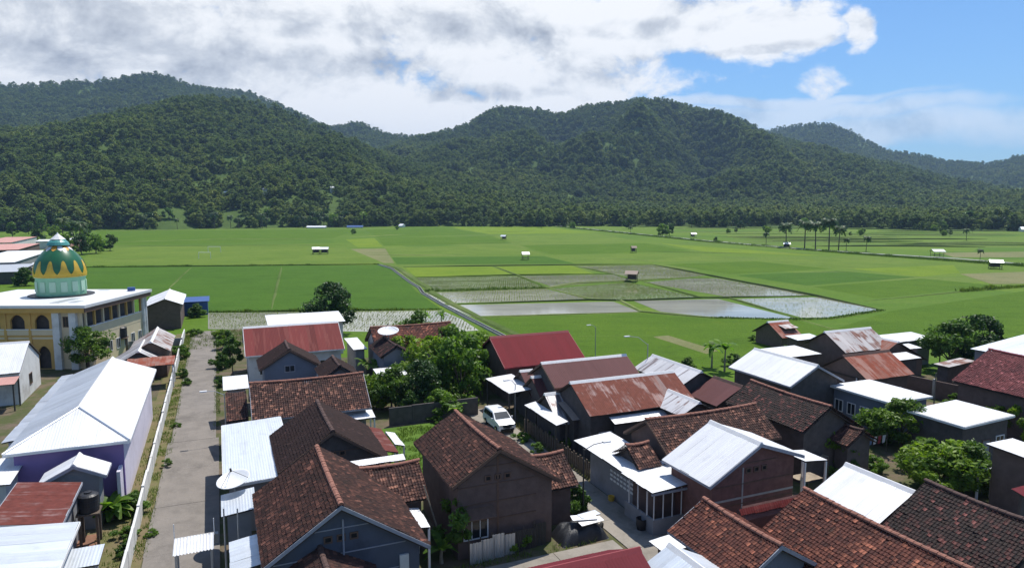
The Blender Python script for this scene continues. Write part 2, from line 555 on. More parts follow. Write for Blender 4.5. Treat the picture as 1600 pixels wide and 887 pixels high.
# ------------------------------------------------------------------ ground, fields, water
def ground_mat():
    m, t, b = principled('field_green')
    co = t.coord('Object')
    big = t.noise(co, 0.006, 3, 0.5)
    med = t.noise(co, 0.035, 5, 0.6)
    fine = t.noise(co, 0.9, 4, 0.7)
    vo = t.new('ShaderNodeTexVoronoi')
    mpp = t.new('ShaderNodeMapping')
    t.put(mpp.inputs[0], co)
    mpp.inputs['Rotation'].default_value = (0, 0, R_(-12))
    mpp.inputs['Scale'].default_value = (0.011, 0.022, 1)
    t.put(vo.inputs['Vector'], mpp.outputs[0])
    vo.inputs['Scale'].default_value = 1.0
    vo.inputs['Randomness'].default_value = 0.75
    plot = t.new('ShaderNodeSeparateColor')
    t.put(plot.inputs[0], vo.outputs['Color'])
    k = t.mix(t.ramp01(t.add(t.mul(big, 0.6), t.mul(plot.outputs[0], 0.4)), 0.3, 0.7), (0.078, 0.150, 0.009), (0.122, 0.192, 0.014))
    k = t.mix(t.mul(t.ramp01(plot.outputs[1], 0.6, 1.0), 0.6), k, (0.130, 0.178, 0.030))
    k = t.mix(t.mul(t.ramp01(med, 0.45, 0.75), 0.45), k, (0.055, 0.132, 0.008))
    sm = t.new('ShaderNodeMapping')
    t.put(sm.inputs[0], co)
    sm.inputs['Rotation'].default_value = (0, 0, R_(-6))
    sm.inputs['Scale'].default_value = (0.12, 1.0, 1)
    stk = t.noise(sm.outputs[0], 0.16, 7, 0.68)
    k = t.mix(t.mul(t.ramp01(stk, 0.50, 0.72), 0.6), k, (0.135, 0.182, 0.034))
    k = t.mix(t.mul(t.ramp01(stk, 0.46, 0.26), 0.55), k, (0.045, 0.108, 0.007))
    k = t.mix(t.mul(t.ramp01(fine, 0.4, 0.7), 0.5), k, (0.046, 0.10, 0.007))
    t.put(b.inputs['Base Color'], k)
    b.inputs['Roughness'].default_value = 0.9
    b.inputs['Specular IOR Level'].default_value = 0.15
    bp = t.new('ShaderNodeBump')
    bp.inputs['Strength'].default_value = 0.5
    bp.inputs['Distance'].default_value = 0.3
    t.put(bp.inputs['Height'], fine)
    t.l.new(bp.outputs[0], b.inputs['Normal'])
    MATS['field_green'] = m


def crop_mat(name, c1, c2, row=0.0):
    m, t, b = principled(name)
    co = t.coord('Object')
    mp_ = t.new('ShaderNodeMapping')
    t.put(mp_.inputs[0], co)
    mp_.inputs['Rotation'].default_value = (0, 0, R_(-8))
    mp_.inputs['Scale'].default_value = (0.25, 1.0, 1)
    med = t.noise(co, 0.05, 5, 0.6)
    stk = t.noise(mp_.outputs[0], 0.35, 6, 0.65)
    fine = t.noise(co, 1.8, 5, 0.8)
    k = t.mix(t.ramp01(med, 0.3, 0.7), c1, c2)
    k = t.mix(t.mul(t.ramp01(stk, 0.42, 0.75), 0.55), k, tuple(x * y for x, y in zip(c1, (1.35, 1.22, 1.6))))
    k = t.mix(t.mul(t.ramp01(stk, 0.50, 0.25), 0.5), k, tuple(x * 0.7 for x in c1))
    k = t.mix(t.mul(t.ramp01(fine, 0.40, 0.70), 0.55), k, tuple(x * 0.55 for x in c1))
    pat = t.noise(co, 0.16, 6, 0.72)
    k = t.mix(t.mul(t.ramp01(pat, 0.52, 0.72), 0.5), k, tuple(x * y for x, y in zip(c1, (1.5, 1.18, 1.5))))
    k = t.mix(t.mul(t.ramp01(pat, 0.46, 0.28), 0.6), k, tuple(x * 0.62 for x in c1))
    t.put(b.inputs['Base Color'], k)
    b.inputs['Roughness'].default_value = 0.9
    b.inputs['Specular IOR Level'].default_value = 0.12
    bp = t.new('ShaderNodeBump')
    bp.inputs['Strength'].default_value = 0.8
    bp.inputs['Distance'].default_value = 0.35
    t.put(bp.inputs['Height'], fine)
    t.l.new(bp.outputs[0], b.inputs['Normal'])
    MATS[name] = m


def paddy_water(name, mud, green, cover):
    """standing water over mud, seedlings and algae breaking its surface in patches"""
    m, t, b = principled(name)
    co = t.coord('Object')
    mp_ = t.new('ShaderNodeMapping')
    t.put(mp_.inputs[0], co)
    mp_.inputs['Rotation'].default_value = (0, 0, R_(-20))
    mp_.inputs['Scale'].default_value = (0.5, 1.5, 1)
    n = t.noise(mp_.outputs[0], 0.10, 6, 0.62)
    fine = t.noise(co, 1.3, 5, 0.75)
    k = t.mix(t.ramp01(n, 0.35, 0.65), mud, tuple(x * 1.35 for x in mud))
    f = t.ramp01(t.add(t.mul(n, 0.45), t.mul(fine, 0.55)), 0.64 - 0.28 * cover, 0.72 - 0.24 * cover)
    k = t.mix(t.mul(f, min(1, 0.35 + cover)), k, green)
    t.put(b.inputs['Base Color'], k)
    t.put(b.inputs['Roughness'], t.add(0.05, t.mul(f, 0.35)))
    b.inputs['IOR'].default_value = 1.33
    bp = t.new('ShaderNodeBump')
    bp.inputs['Strength'].default_value = 0.06
    bp.inputs['Distance'].default_value = 0.05
    t.put(bp.inputs['Height'], t.noise(co, 1.1, 3))
    t.l.new(bp.outputs[0], b.inputs['Normal'])
    MATS[name] = m


ground_mat()
crop_mat('rice_deep', (0.055, 0.128, 0.010), (0.068, 0.148, 0.012))
crop_mat('rice_mid', (0.072, 0.145, 0.008), (0.092, 0.168, 0.010))
crop_mat('rice_young', (0.130, 0.210, 0.014), (0.175, 0.250, 0.020))
crop_mat('pasture', (0.105, 0.178, 0.020), (0.145, 0.212, 0.030))
crop_mat('stubble', (0.17, 0.19, 0.07), (0.23, 0.22, 0.10))
crop_mat('bund_grass', (0.075, 0.13, 0.022), (0.16, 0.20, 0.06))
crop_mat('bund_dark', (0.030, 0.055, 0.012), (0.055, 0.085, 0.02))
crop_mat('bund_lime', (0.17, 0.23, 0.06), (0.25, 0.28, 0.10))
paddy_water('water_pale', (0.27, 0.265, 0.215), (0.15, 0.18, 0.08), 0.12)
paddy_water('water_mud', (0.25, 0.245, 0.175), (0.13, 0.165, 0.055), 0.38)
paddy_water('water_green', (0.19, 0.20, 0.10), (0.115, 0.165, 0.035), 0.6)


def sheet(name, poly, z, mat, kind='structure'):
    o = link(name, mesh_data(name, [(p[0], p[1], z) for p in poly], [tuple(range(len(poly)))], mat))
    me = o.data
    if me.polygons[0].normal.z < 0:
        me.flip_normals()
    if kind: o['kind'] = kind
    return o


def flip(o):
    o.data.flip_normals()


# one ground sheet to the horizon (a disc of rings so the mesh stays light)
gm = MB()
rings = [0, 400, 1500, 3500, 6000]
gv = [(0, 0, 0)]
gf = []
for k, r in enumerate(rings[1:]):
    for i in range(48):
        a = 2 * math.pi * i / 48
        gv.append((r * math.cos(a), r * math.sin(a) + 200, 0))
for i in range(48):
    j = (i + 1) % 48
    gf.append((0, 1 + i, 1 + j))
    for k in range(len(rings) - 2):
        a, b_ = 1 + 48 * k, 1 + 48 * (k + 1)
        gf.append((a + i, b_ + i, b_ + j, a + j))
tag(link('ground', mesh_data('ground', gv, gf, 'field_green')), kind='structure')


def px(poly, z=0.0):
    return [P(u, v, z) for u, v in poly]


def plot(name, poly, mat, z=0.02):
    return sheet(name, px(poly), z, mat)


# rice plots and flooded plots, read off the photograph on the ground plane
plot('rice_field', [(125, 417), (592, 414), (612, 420), (630, 432), (650, 455), (690, 483), (330, 487), (240, 500), (120, 470)], 'rice_deep')
plot('pasture', [(150, 386), (330, 384), (540, 386), (600, 411), (120, 414)], 'pasture', 0.016)
plot('rice_field', [(150, 361), (560, 358), (520, 372), (330, 381), (160, 383)], 'rice_mid', 0.016)
plot('paddy', [(325, 489), (690, 485), (722, 499), (748, 516), (690, 520), (325, 514)], 'water_pale', 0.022)
plot('rice_field', [(634, 418), (768, 416.5), (800, 429.5), (650, 432.5)], 'rice_young')
plot('rice_field', [(773, 416.5), (893, 415), (930, 428), (805, 429.5)], 'rice_young')
plot('paddy', [(650, 434), (806, 431), (850, 449), (668, 453)], 'water_green')
plot('paddy', [(812, 431), (958, 429), (984, 437), (862, 448)], 'water_mud')
plot('paddy', [(664, 457), (852, 451), (918, 467), (692, 474)], 'water_mud')
plot('paddy', [(862, 451), (982, 441), (1090, 464), (985, 469), (928, 467)], 'water_green')
plot('paddy', [(697, 477), (958, 471), (1000, 487), (736, 494)], 'water_pale')
plot('paddy', [(900, 416), (1020, 414), (1108, 430), (1072, 433), (1000, 436)], 'water_mud')
plot('paddy', [(1006, 441), (1078, 435), (1122, 435), (1270, 461), (1138, 464)], 'water_mud')
plot('paddy', [(990, 470), (1122, 467), (1242, 497), (1200, 498), (1110, 495), (1032, 487)], 'water_pale')
plot('paddy', [(1148, 467), (1292, 464), (1372, 484), (1290, 496), (1252, 496)], 'water_mud')
plot('rice_field', [(740, 497), (1000, 489), (1110, 498), (1245, 501), (1300, 515), (1300, 560), (900, 590), (790, 560), (760, 520)], 'rice_mid')
plot('rice_field', [(1390, 486), (1600, 455), (1750, 450), (1900, 520), (1450, 540), (1310, 512)], 'rice_mid')
plot('stubble_field', [(1020, 526), (1044, 524), (1122, 548), (1104, 553)], 'stubble', 0.03)
plot('stubble_field', [(1500, 428), (1620, 424), (1620, 443), (1550, 444)], 'stubble', 0.03)
plot('stubble_field', [(1470, 395), (1620, 393), (1620, 402), (1490, 402)], 'stubble', 0.03)
for a_, b_, c_, d_ in [((930, 347), (1180, 349), (1240, 360), (900, 357)), ((1240, 352), (1420, 350), (1440, 362), (1250, 364)),
                       ((1430, 350), (1620, 352), (1620, 366), (1445, 364)), ((1120, 362), (1380, 366), (1390, 378), (1150, 374)),
                       ((1400, 368), (1620, 370), (1620, 386), (1410, 383))]:
    plot('pasture', [a_, b_, c_, d_], 'pasture', 0.018)


for i_, (poly_, mt_) in enumerate([
    ([(570, 359), (700, 356), (760, 366), (590, 371)], 'rice_mid'), ([(705, 355), (850, 354), (930, 364), (765, 366)], 'rice_young'), ([(590, 372), (765, 368), (800, 380), (600, 384)], 'rice_mid'),
    ([(770, 368), (930, 366), (1010, 378), (806, 381)], 'pasture'), ([(600, 386), (800, 383), (850, 397), (610, 400)], 'pasture'), ([(812, 383), (1010, 380), (1080, 392), (862, 398)], 'rice_mid'),
    ([(612, 402), (850, 400), (900, 412), (620, 413)], 'rice_deep'), ([(866, 400), (1080, 395), (1160, 406), (910, 412)], 'pasture'), ([(1030, 380), (1180, 391), (1290, 400), (1100, 393)], 'rice_young'),
    ([(1040, 413), (1180, 408), (1300, 420), (1140, 428)], 'rice_mid'), ([(1190, 407), (1340, 403), (1480, 412), (1310, 420)], 'pasture'), ([(1150, 430), (1310, 423), (1430, 433), (1260, 446)], 'rice_deep'),
    ([(1270, 448), (1440, 435), (1560, 446), (1370, 466)], 'rice_mid'), ([(1330, 420), (1490, 414), (1500, 426), (1440, 432)], 'rice_young'), ([(540, 374), (585, 372), (598, 385), (560, 387)], 'rice_young'),
    ([(545, 389), (602, 388), (616, 411), (600, 411)], 'stubble')]):
    plot('rice_field', poly_, mt_, 0.014)


def ribbon(name, pts, wid, h, mat, wob=0.0, label=None):
    """a raised strip (earth bund, kerb, causeway) along world points, chamfered section"""
    pts = [Vector((p[0], p[1], 0)) for p in pts]
    fine = []
    for a, b in zip(pts[:-1], pts[1:]):
        n = max(1, int((b - a).length / 6))
        fine += [a.lerp(b, i / n) for i in range(n)]
    fine.append(pts[-1])
    vs, fs = [], []
    for i, p in enumerate(fine):
        d = (fine[min(i + 1, len(fine) - 1)] - fine[max(0, i - 1)]).normalized()
        nrm = Vector((-d.y, d.x, 0))
        k = 1 + wob * mnoise.noise(p * 0.3)
        if name == 'earth_bund':
            k *= 0.72 * min(1.0, 0.25 + 0.25 * min(i, len(fine) - 1 - i))
        sh = nrm * wob * 0.5 * mnoise.noise(p * 0.11 + Vector((5, 1, 2)))
        for off, z in ((-0.75, 0.004), (-0.45, h), (0.45, h), (0.75, 0.004)):
            vs.append(p + sh + nrm * wid * off * k + Vector((0, 0, z * (k if z > 0.01 else 1))))
    for i in range(len(fine) - 1):
        for j in range(3):
            fs.append((i * 4 + j, (i + 1) * 4 + j, (i + 1) * 4 + j + 1, i * 4 + j + 1))
    o = link(name, mesh_data(name, vs, fs, mat))
    if o.data.polygons[1].normal.z < 0:
        flip(o)
    return tag(o, kind='structure')


for pts, wd, hh, mt in [
    ([(100, 418), (330, 416), (592, 413)], 0.9, 0.4, 'bund_dark'),
    ([(326, 488), (500, 486), (690, 483.5)], 0.8, 0.5, 'bund_dark'),
    ([(630, 417), (770, 415.5), (890, 414), (1020, 413)], 0.9, 0.4, 'bund_dark'),
    ([(648, 433.3), (808, 430), (905, 428.5), (958, 428)], 0.8, 0.4, 'bund_dark'),
    ([(770, 415.5), (808, 430), (857, 450)], 0.8, 0.35, 'bund_grass'),
    ([(895, 415), (958, 428.5), (990, 438)], 0.8, 0.35, 'bund_grass'),
    ([(664, 455.5), (760, 453), (857, 450), (900, 443), (990, 439), (1075, 434), (1120, 433.5)], 0.9, 0.45, 'bund_lime'),
    ([(857, 450), (922, 467.8), (970, 470), (1002, 487.5), (1110, 496.5), (1245, 499)], 0.8, 0.35, 'bund_lime'),
    ([(694, 476), (922, 469), (985, 470), (1095, 465.5), (1275, 462.5)], 0.7, 0.4, 'bund_dark'),
    ([(1000, 438), (1095, 465.5), (1140, 466), (1250, 498)], 0.8, 0.4, 'bund_grass'),
    ([(1020, 413.5), (1115, 432), (1275, 462.5), (1380, 485)], 0.9, 0.5, 'bund_dark'),
    ([(1380, 485), (1300, 498), (1250, 499)], 0.8, 0.35, 'bund_lime'),
    ([(1250, 499), (1300, 514), (1330, 520)], 0.9, 0.35, 'bund_lime'),
    ([(736, 496), (860, 492), (1002, 488)], 0.8, 0.35, 'bund_lime'),
    ([(1352, 470), (1420, 464), (1500, 456), (1640, 446)], 0.6, 0.2, 'bund_grass'),
    ([(1340, 434), (1420, 434)], 0.8, 0.15, 'bund_grass'),
    ([(425, 483), (432, 450), (440, 417)], 0.7, 0.2, 'bund_grass'),
    ([(262, 453), (285, 430), (300, 417)], 0.6, 0.2, 'bund_grass'),
    ([(160, 379), (330, 374), (500, 373)], 0.9, 0.25, 'bund_lime'),
    ([(165, 385), (300, 384), (540, 383)], 1.0, 0.25, 'bund_grass'),
    ([(560, 398), (700, 399), (745, 401)], 1.0, 0.25, 'bund_lime'),
    ([(540, 371), (640, 366)], 1.2, 0.25, 'bund_lime'),
    ([(835, 393), (860, 395)], 1.0, 0.25, 'bund_lime'),
    ([(160, 405), (260, 403)], 1.0, 0.2, 'bund_grass'),
    ([(930, 404), (1040, 408)], 1.0, 0.25, 'bund_lime'),
    ([(1180, 395), (1300, 397)], 1.0, 0.25, 'bund_lime'),
    ([(700, 380), (860, 378)], 1.0, 0.2, 'bund_grass'), ([(1000, 393), (1180, 396)], 1.2, 0.25, 'bund_grass'),
    ([(1240, 426), (1340, 424)], 1.0, 0.25, 'bund_lime'), ([(760, 363), (840, 361)], 1.5, 0.3, 'bund_grass'),
    ([(905, 525), (1020, 524)], 0.4, 0.15, 'bund_lime'), ([(1122, 520), (1200, 518)], 0.3, 0.12, 'bund_dark'),
]:
    ribbon('earth_bund', px(pts), wd, hh, mt, 0.35)
rt = random.Random(3)
for i in range(26):                       # terrace banks of the far right fields
    v_ = 351 + i * 1.35 + rt.random()
    u0 = rt.uniform(960, 1350) + i * 4
    ribbon('earth_bund', px([(u0, v_), (u0 + rt.uniform(70, 130), v_ + rt.uniform(-0.3, 0.6)), (u0 + rt.uniform(160, 300), v_ + rt.uniform(0, 1.4))]),
           rt.uniform(1.4, 2.4), rt.uniform(0.5, 0.9), rt.choice(['bund_dark', 'bund_grass', 'bund_lime', 'bund_grass']), 0.3)
# lined irrigation ditch between the rice and the flooded plots
ditch = [(592, 414), (612, 420), (640, 441), (655, 450), (661, 459), (690, 476), (730, 497), (786, 526), (800, 534)]
for off, mt, wd, hh in ((0.34, 'concrete', 0.10, 0.28), (-0.34, 'concrete', 0.10, 0.28)):
    pts = px(ditch)
    q = []
    for i, p in enumerate(pts):
        d = (pts[min(i + 1, len(pts) - 1)] - pts[max(0, i - 1)]).normalized()
        q.append(p + Vector((-d.y, d.x, 0)) * off)
    ribbon('ditch_wall', q, wd, hh, mt, 0.1)
ribbon('ditch_water', px(ditch), 0.36, 0.03, 'dark_hole')
ribbon('ditch_bank', [p + Vector((2.2, 0.6, 0)) for p in px(ditch)], 1.3, 0.25, 'bund_grass', 0.4)
# the embanked field road across the plain, and the road along the foot of the hills
fr = [(690, 351.5), (800, 350), (850, 352), (960, 362.5), (1100, 377), (1230, 388.5), (1360, 398), (1480, 405), (1640, 418)]
ribbon('field_bank', px(fr), 3.2, 0.5, 'bund_grass', 0.3)
ribbon('field_road', px(fr), 1.7, 0.62, 'concrete', 0.05)
ribbon('far_road', px([(120, 362), (300, 358.5), (560, 355.5), (690, 352)]), 1.8, 0.3, 'bund_grass', 0.3)


# ------------------------------------------------------------------ hills and their forest
def lerp_sil(sil, u):
    us = [a for a, _ in sil]
    vs = [b for _, b in sil]
    return float(np.interp(u, us, vs))


crop_mat('forest_floor', (0.060, 0.105, 0.022), (0.095, 0.150, 0.032))


def hill(sil, R, foot, seed, spur=0.16, u0=-420, u1=2020, nu=240, nq=44, treeh=8.0, power=1.15):
    vs = np.zeros((nu, nq, 3))
    for i in range(nu):
        u = u0 + (u1 - u0) * i / (nu - 1)
        vv = lerp_sil(sil, u)
        d = ray(u, vv)
        hor = math.hypot(d.x, d.y)
        dx, dy = d.x / hor, d.y / hor
        Rr = R * (1 + 0.10 * mnoise.noise(Vector((u * 0.004, seed, 0.3))))
        Fr = foot * (1 + 0.07 * mnoise.noise(Vector((u * 0.007, seed + 9, 0.1))))
        zr = max(-12.0, CH + Rr * d.z / hor - treeh)
        for j in range(nq):
            q = j / (nq - 8)
            r = Fr + (Rr - Fr) * q
            p = Vector((dx * r, dy * r, 0))
            if q <= 1:
                base = zr * (q ** power * (1 - 0.25 * q) + 0.25 * q * q * q) if zr > 0 else zr * q
                env = 4 * q * (1 - q)
            else:
                base = zr * (1 - (q - 1) * 2.2)
                env = 0
            rn = 1 - abs(mnoise.noise(Vector((p.x * 0.0042, p.y * 0.0022, seed)))) * 2
            rn += 0.5 * mnoise.noise(Vector((p.x * 0.012, p.y * 0.009, seed + 3)))
            z = base + max(0.0, zr) * spur * env * rn + (1.4 * mnoise.noise(p * 0.03) if 0 < q < 1 else 0)
            vs[i, j] = (p.x, p.y, z - 1.0 if j == 0 else z)
    flat = vs.reshape(-1, 3)
    fs = [(i * nq + j, (i + 1) * nq + j, (i + 1) * nq + j + 1, i * nq + j + 1) for i in range(nu - 1) for j in range(nq - 1)]
    o = link('hill', mesh_data('hill', flat, fs, 'forest_floor', smooth=True))
    if o.data.polygons[len(fs) // 2].normal.z < 0:
        flip(o)
    tag(o, kind='structure')
    return vs


def leaf_quads(C, rad, n, size, r, squash=0.8, up=0.35, outw=0.5):
    """n leaf faces gathered round clump centres C (k,3) of radius rad (k)"""
    k = len(C)
    idx = r.integers(0, k, n)
    d = r.normal(size=(n, 3))
    d /= np.linalg.norm(d, axis=1, keepdims=True)
    rr = rad[idx] * (0.55 + 0.5 * r.random(n)) 
    off = d * rr[:, None]
    off[:, 2] *= squash
    c = C[idx] + off
    nrm = d * outw + r.normal(size=(n, 3)) * 0.55
    nrm[:, 2] += up
    nrm /= np.linalg.norm(nrm, axis=1, keepdims=True)
    a = np.cross(nrm, r.normal(size=(n, 3)))
    a /= np.linalg.norm(a, axis=1, keepdims=True) + 1e-9
    b = np.cross(nrm, a)
    s = size * (0.6 + 0.8 * r.random(n))
    L = a * s[:, None]
    Wd = b * (s * 0.42)[:, None]
    q = np.stack([c - L, c + Wd - L * 0.1 + nrm * (s * 0.10)[:, None], c + L, c - Wd - L * 0.1 + nrm * (s * 0.10)[:, None]], axis=1)
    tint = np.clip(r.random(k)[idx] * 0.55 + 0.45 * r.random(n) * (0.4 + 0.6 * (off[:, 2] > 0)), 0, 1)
    return q, tint


def crown_clumps(h0, h1, rx, k, r, low=0.35):
    """clump centres through a crown between heights h0..h1 with radius rx"""
    C, A = [], []
    for i in range(k):
        z = r.random()
        a = r.random() * 2 * math.pi
        env = math.sin(math.pi * (0.16 + 0.80 * z)) ** 0.7
        rr = rx * env * math.sqrt(0.12 + 0.88 * r.random()) * 0.92
        C.append((rr * math.cos(a), rr * math.sin(a), h0 + (h1 - h0) * z))
        A.append(rx * (0.13 + 0.27 * r.random() ** 1.4))
    return np.array(C), np.array(A)


# small clearings in front of the houses on the slopes
SLOPE_HOUSES = [(360, 328, 17, 8, 'white house high in the trees left of the middle', 690), (417, 327, 8, 4, 'small pale roof high in the trees', 690),
                (270, 333, 20, 5, 'reddish roof in the trees over the pasture', 680), (906, 333, 8, 4, 'first white house on the slope above the plain', 960),
                (917, 333, 5, 4, 'second white house on the slope above the plain', 960), (1056, 333, 7, 5, 'white house at the tree line above the field road', 950),
                (1330, 335, 5, 4, 'pale hut in the trees on the right', 950), (520, 325, 5, 4, 'white speck of a house in the hill trees', 720)]
CLEARINGS = []
for u, v, wpx, hpx, lab, ds in SLOPE_HOUSES:
    d_ = ray(u, v)
    CLEARINGS.append((math.atan2(d_.x, d_.y), ds, wpx / CF * ds * 0.7 + 3))

forest_src = []
for k in range(5):
    r = np.random.default_rng(100 + k)
    hgt = [11, 9, 13, 8, 12][k]
    rad = [5.0, 4.6, 4.8, 4.4, 3.6][k]
    C, A = crown_clumps(hgt * 0.18, hgt * 0.92, rad, 26, r)
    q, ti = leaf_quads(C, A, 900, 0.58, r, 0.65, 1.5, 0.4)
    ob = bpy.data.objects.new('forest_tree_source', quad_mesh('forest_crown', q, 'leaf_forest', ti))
    forest_src.append(ob)


def forest(vs, dens, label, seed, smin=0.75, smax=1.35, q1=1.04, q0=0.0):
    """thousands of trees standing on a hill surface: points + instances"""
    r = np.random.default_rng(seed)
    nu, nq, _ = vs.shape
    jmax = min(nq - 2, int(q1 * (nq - 8)))
    j0 = int(q0 * (nq - 8))
    a = vs[:-1, j0:jmax]
    b = vs[1:, j0:jmax]
    c = vs[1:, j0 + 1:jmax + 1]
    d = vs[:-1, j0 + 1:jmax + 1]
    area = 0.5 * np.linalg.norm(np.cross(c - a, d - b), axis=2)
    top = np.maximum.reduce([a[..., 2], b[..., 2], c[..., 2], d[..., 2]])
    area = np.where(top > 0.5, area, 0)
    n = int(area.sum() * dens)
    pr = (area / area.sum()).ravel()
    cell = r.choice(len(pr), n, p=pr)
    fa, fb, fc, fd = [m_.reshape(-1, 3)[cell] for m_ in (a, b, c, d)]
    x = r.random((n, 1))
    y = r.random((n, 1))
    p = (fa * (1 - x) + fb * x) * (1 - y) + (fd * (1 - x) + fc * x) * y
    p = p[p[:, 2] > -0.5]
    keep = np.array([mnoise.noise(Vector((x * 0.011, y * 0.008, seed))) + 0.5 * mnoise.noise(Vector((x * 0.04, y * 0.03, seed))) for x, y, _ in p])
    p = p[keep + r.random(len(p)) * 0.25 > -0.42]
    ang, dist = np.arctan2(p[:, 0], p[:, 1]), np.hypot(p[:, 0], p[:, 1])
    for (ca, cd, cw) in CLEARINGS:
        near = (np.abs(ang - ca) * dist < cw) & (dist > cd - 75) & (dist < cd + 8)
        p, ang, dist = p[~near], ang[~near], dist[~near]
    p[:, 2] -= 1.0
    me = bpy.data.meshes.new('forest')
    me.from_pydata([tuple(q) for q in p], [], [])
    o = link('forest', me)
    tag(o, label, 'forest', kind='stuff')
    ng = bpy.data.node_groups.new('forest_points', 'GeometryNodeTree')
    ng.interface.new_socket('Geometry', in_out='INPUT', socket_type='NodeSocketGeometry')
    ng.interface.new_socket('Geometry', in_out='OUTPUT', socket_type='NodeSocketGeometry')
    N = ng.nodes
    gi, go = N.new('NodeGroupInput'), N.new('NodeGroupOutput')
    inst = N.new('GeometryNodeInstanceOnPoints')
    join = N.new('GeometryNodeJoinGeometry')
    for s_ in forest_src:
        oi = N.new('GeometryNodeObjectInfo')
        oi.inputs['Object'].default_value = s_
        oi.inputs['As Instance'].default_value = True
        ng.links.new(oi.outputs['Geometry'], join.inputs[0])
    ng.links.new(gi.outputs[0], inst.inputs['Points'])
    ng.links.new(join.outputs[0], inst.inputs['Instance'])
    inst.inputs['Pick Instance'].default_value = True
    rv = N.new('FunctionNodeRandomValue')
    rv.data_type = 'INT'
    rv.inputs[4].default_value, rv.inputs[5].default_value = 0, 4
    ng.links.new(rv.outputs[2], inst.inputs['Instance Index'])
    rr = N.new('FunctionNodeRandomValue')
    rr.data_type = 'FLOAT_VECTOR'
    rr.inputs[0].default_value = (-0.12, -0.12, 0)
    rr.inputs[1].default_value = (0.12, 0.12, 6.283)
    ng.links.new(rr.outputs[0], inst.inputs['Rotation'])
    rs = N.new('FunctionNodeRandomValue')
    rs.data_type = 'FLOAT'
    rs.inputs[2].default_value, rs.inputs[3].default_value = smin, smax
    rs.inputs[8].default_value = 5
    ng.links.new(rs.outputs[1], inst.inputs['Scale'])
    ng.links.new(inst.outputs[0], go.inputs[0])
    md = o.modifiers.new('trees', 'NODES')
    md.node_group = ng
    return len(p)


FL = [(-420, 250), (-150, 215), (0, 203), (60, 198), (130, 190), (200, 173), (260, 161), (320, 153), (380, 156), (430, 166), (480, 187), (540, 215),
      (600, 243), (680, 264), (760, 286), (850, 306), (950, 318), (1050, 322), (2020, 330)]
BL = [(-420, 165), (-100, 140), (0, 131), (40, 134), (90, 128), (150, 127), (190, 121), (225, 116), (250, 116), (290, 130), (330, 139), (385, 143),
      (420, 155), (470, 178), (510, 197), (535, 195), (560, 191), (600, 208), (650, 214), (690, 212), (740, 235), (820, 280), (900, 320), (2020, 330)]
MR = [(-420, 330), (430, 322), (500, 290), (560, 255), (610, 228), (650, 218), (700, 206), (740, 190), (770, 176), (800, 173), (840, 171), (870, 181),
      (900, 173), (930, 163), (960, 164), (1000, 155), (1050, 161), (1100, 173), (1150, 186), (1190, 206), (1260, 229), (1330, 246), (1420, 264),
      (1500, 284), (1600, 304), (1750, 312), (2020, 325)]
MC = [(-420, 330), (440, 325), (540, 296), (610, 265), (660, 245), (692, 235), (740, 241), (820, 256), (900, 264), (1000, 280), (1100, 292), (1250, 302),
      (1400, 298), (1520, 306), (1600, 300), (1750, 290), (2020, 300)]
FR = [(-420, 330), (980, 325), (1050, 262), (1130, 228), (1180, 209), (1220, 200), (1260, 194), (1290, 192), (1330, 206), (1390, 237), (1430, 240),
      (1450, 246), (1480, 252), (1540, 256), (1570, 250), (1600, 243), (1700, 228), (2020, 220)]
hFL = hill(FL, 1180, 640, 1.0, 0.24)
hBL = hill(BL, 2350, 1250, 2.0, 0.10)
hMR = hill(MR, 1850, 1000, 3.0, 0.28)
hMC = hill(MC, 1300, 900, 4.0, 0.14)
hFR = hill(FR, 3000, 1900, 5.0, 0.10)
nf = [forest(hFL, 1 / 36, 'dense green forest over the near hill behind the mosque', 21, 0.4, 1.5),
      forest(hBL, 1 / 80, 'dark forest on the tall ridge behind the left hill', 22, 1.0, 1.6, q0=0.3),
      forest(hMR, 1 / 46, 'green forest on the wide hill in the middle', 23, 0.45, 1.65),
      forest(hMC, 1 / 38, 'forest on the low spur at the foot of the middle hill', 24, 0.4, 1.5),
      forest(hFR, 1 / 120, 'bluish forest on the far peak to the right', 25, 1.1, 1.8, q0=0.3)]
print('forest trees', nf)

# ------------------------------------------------------------------ the air between here and the hills
hm = bpy.data.materials.new('haze')
hm.use_nodes = True
ht = NT(hm.node_tree)
ht.n.clear()
pv_ = ht.new('ShaderNodeVolumePrincipled')
pv_.inputs['Color'].default_value = (0.46, 0.68, 1.0, 1)
pv_.inputs['Density'].default_value = 0.000105
pv_.inputs['Anisotropy'].default_value = 0.2
mo = ht.new('ShaderNodeOutputMaterial')
ht.l.new(pv_.outputs[0], mo.inputs['Volume'])
MATS['haze'] = hm
MB().box(-6400, -6200, -16, 6400, 6600, 600).build('haze', 'haze', kind='stuff')


# ------------------------------------------------------------------ standing rice and weeds as real blades
leaf_mat('seedling', (0.085, 0.150, 0.020), (0.150, 0.215, 0.035), 0.4, 0.6)


def in_poly(pts, poly):
    inside = np.zeros(len(pts), bool)
    n = len(poly)
    for i in range(n):
        (x0, y0), (x1, y1) = poly[i], poly[(i + 1) % n]
        c = ((y0 > pts[:, 1]) != (y1 > pts[:, 1]))
        with np.errstate(divide='ignore', invalid='ignore'):
            xi = (x1 - x0) * (pts[:, 1] - y0) / (y1 - y0) + x0
        inside ^= c & (pts[:, 0] < xi)
    return inside


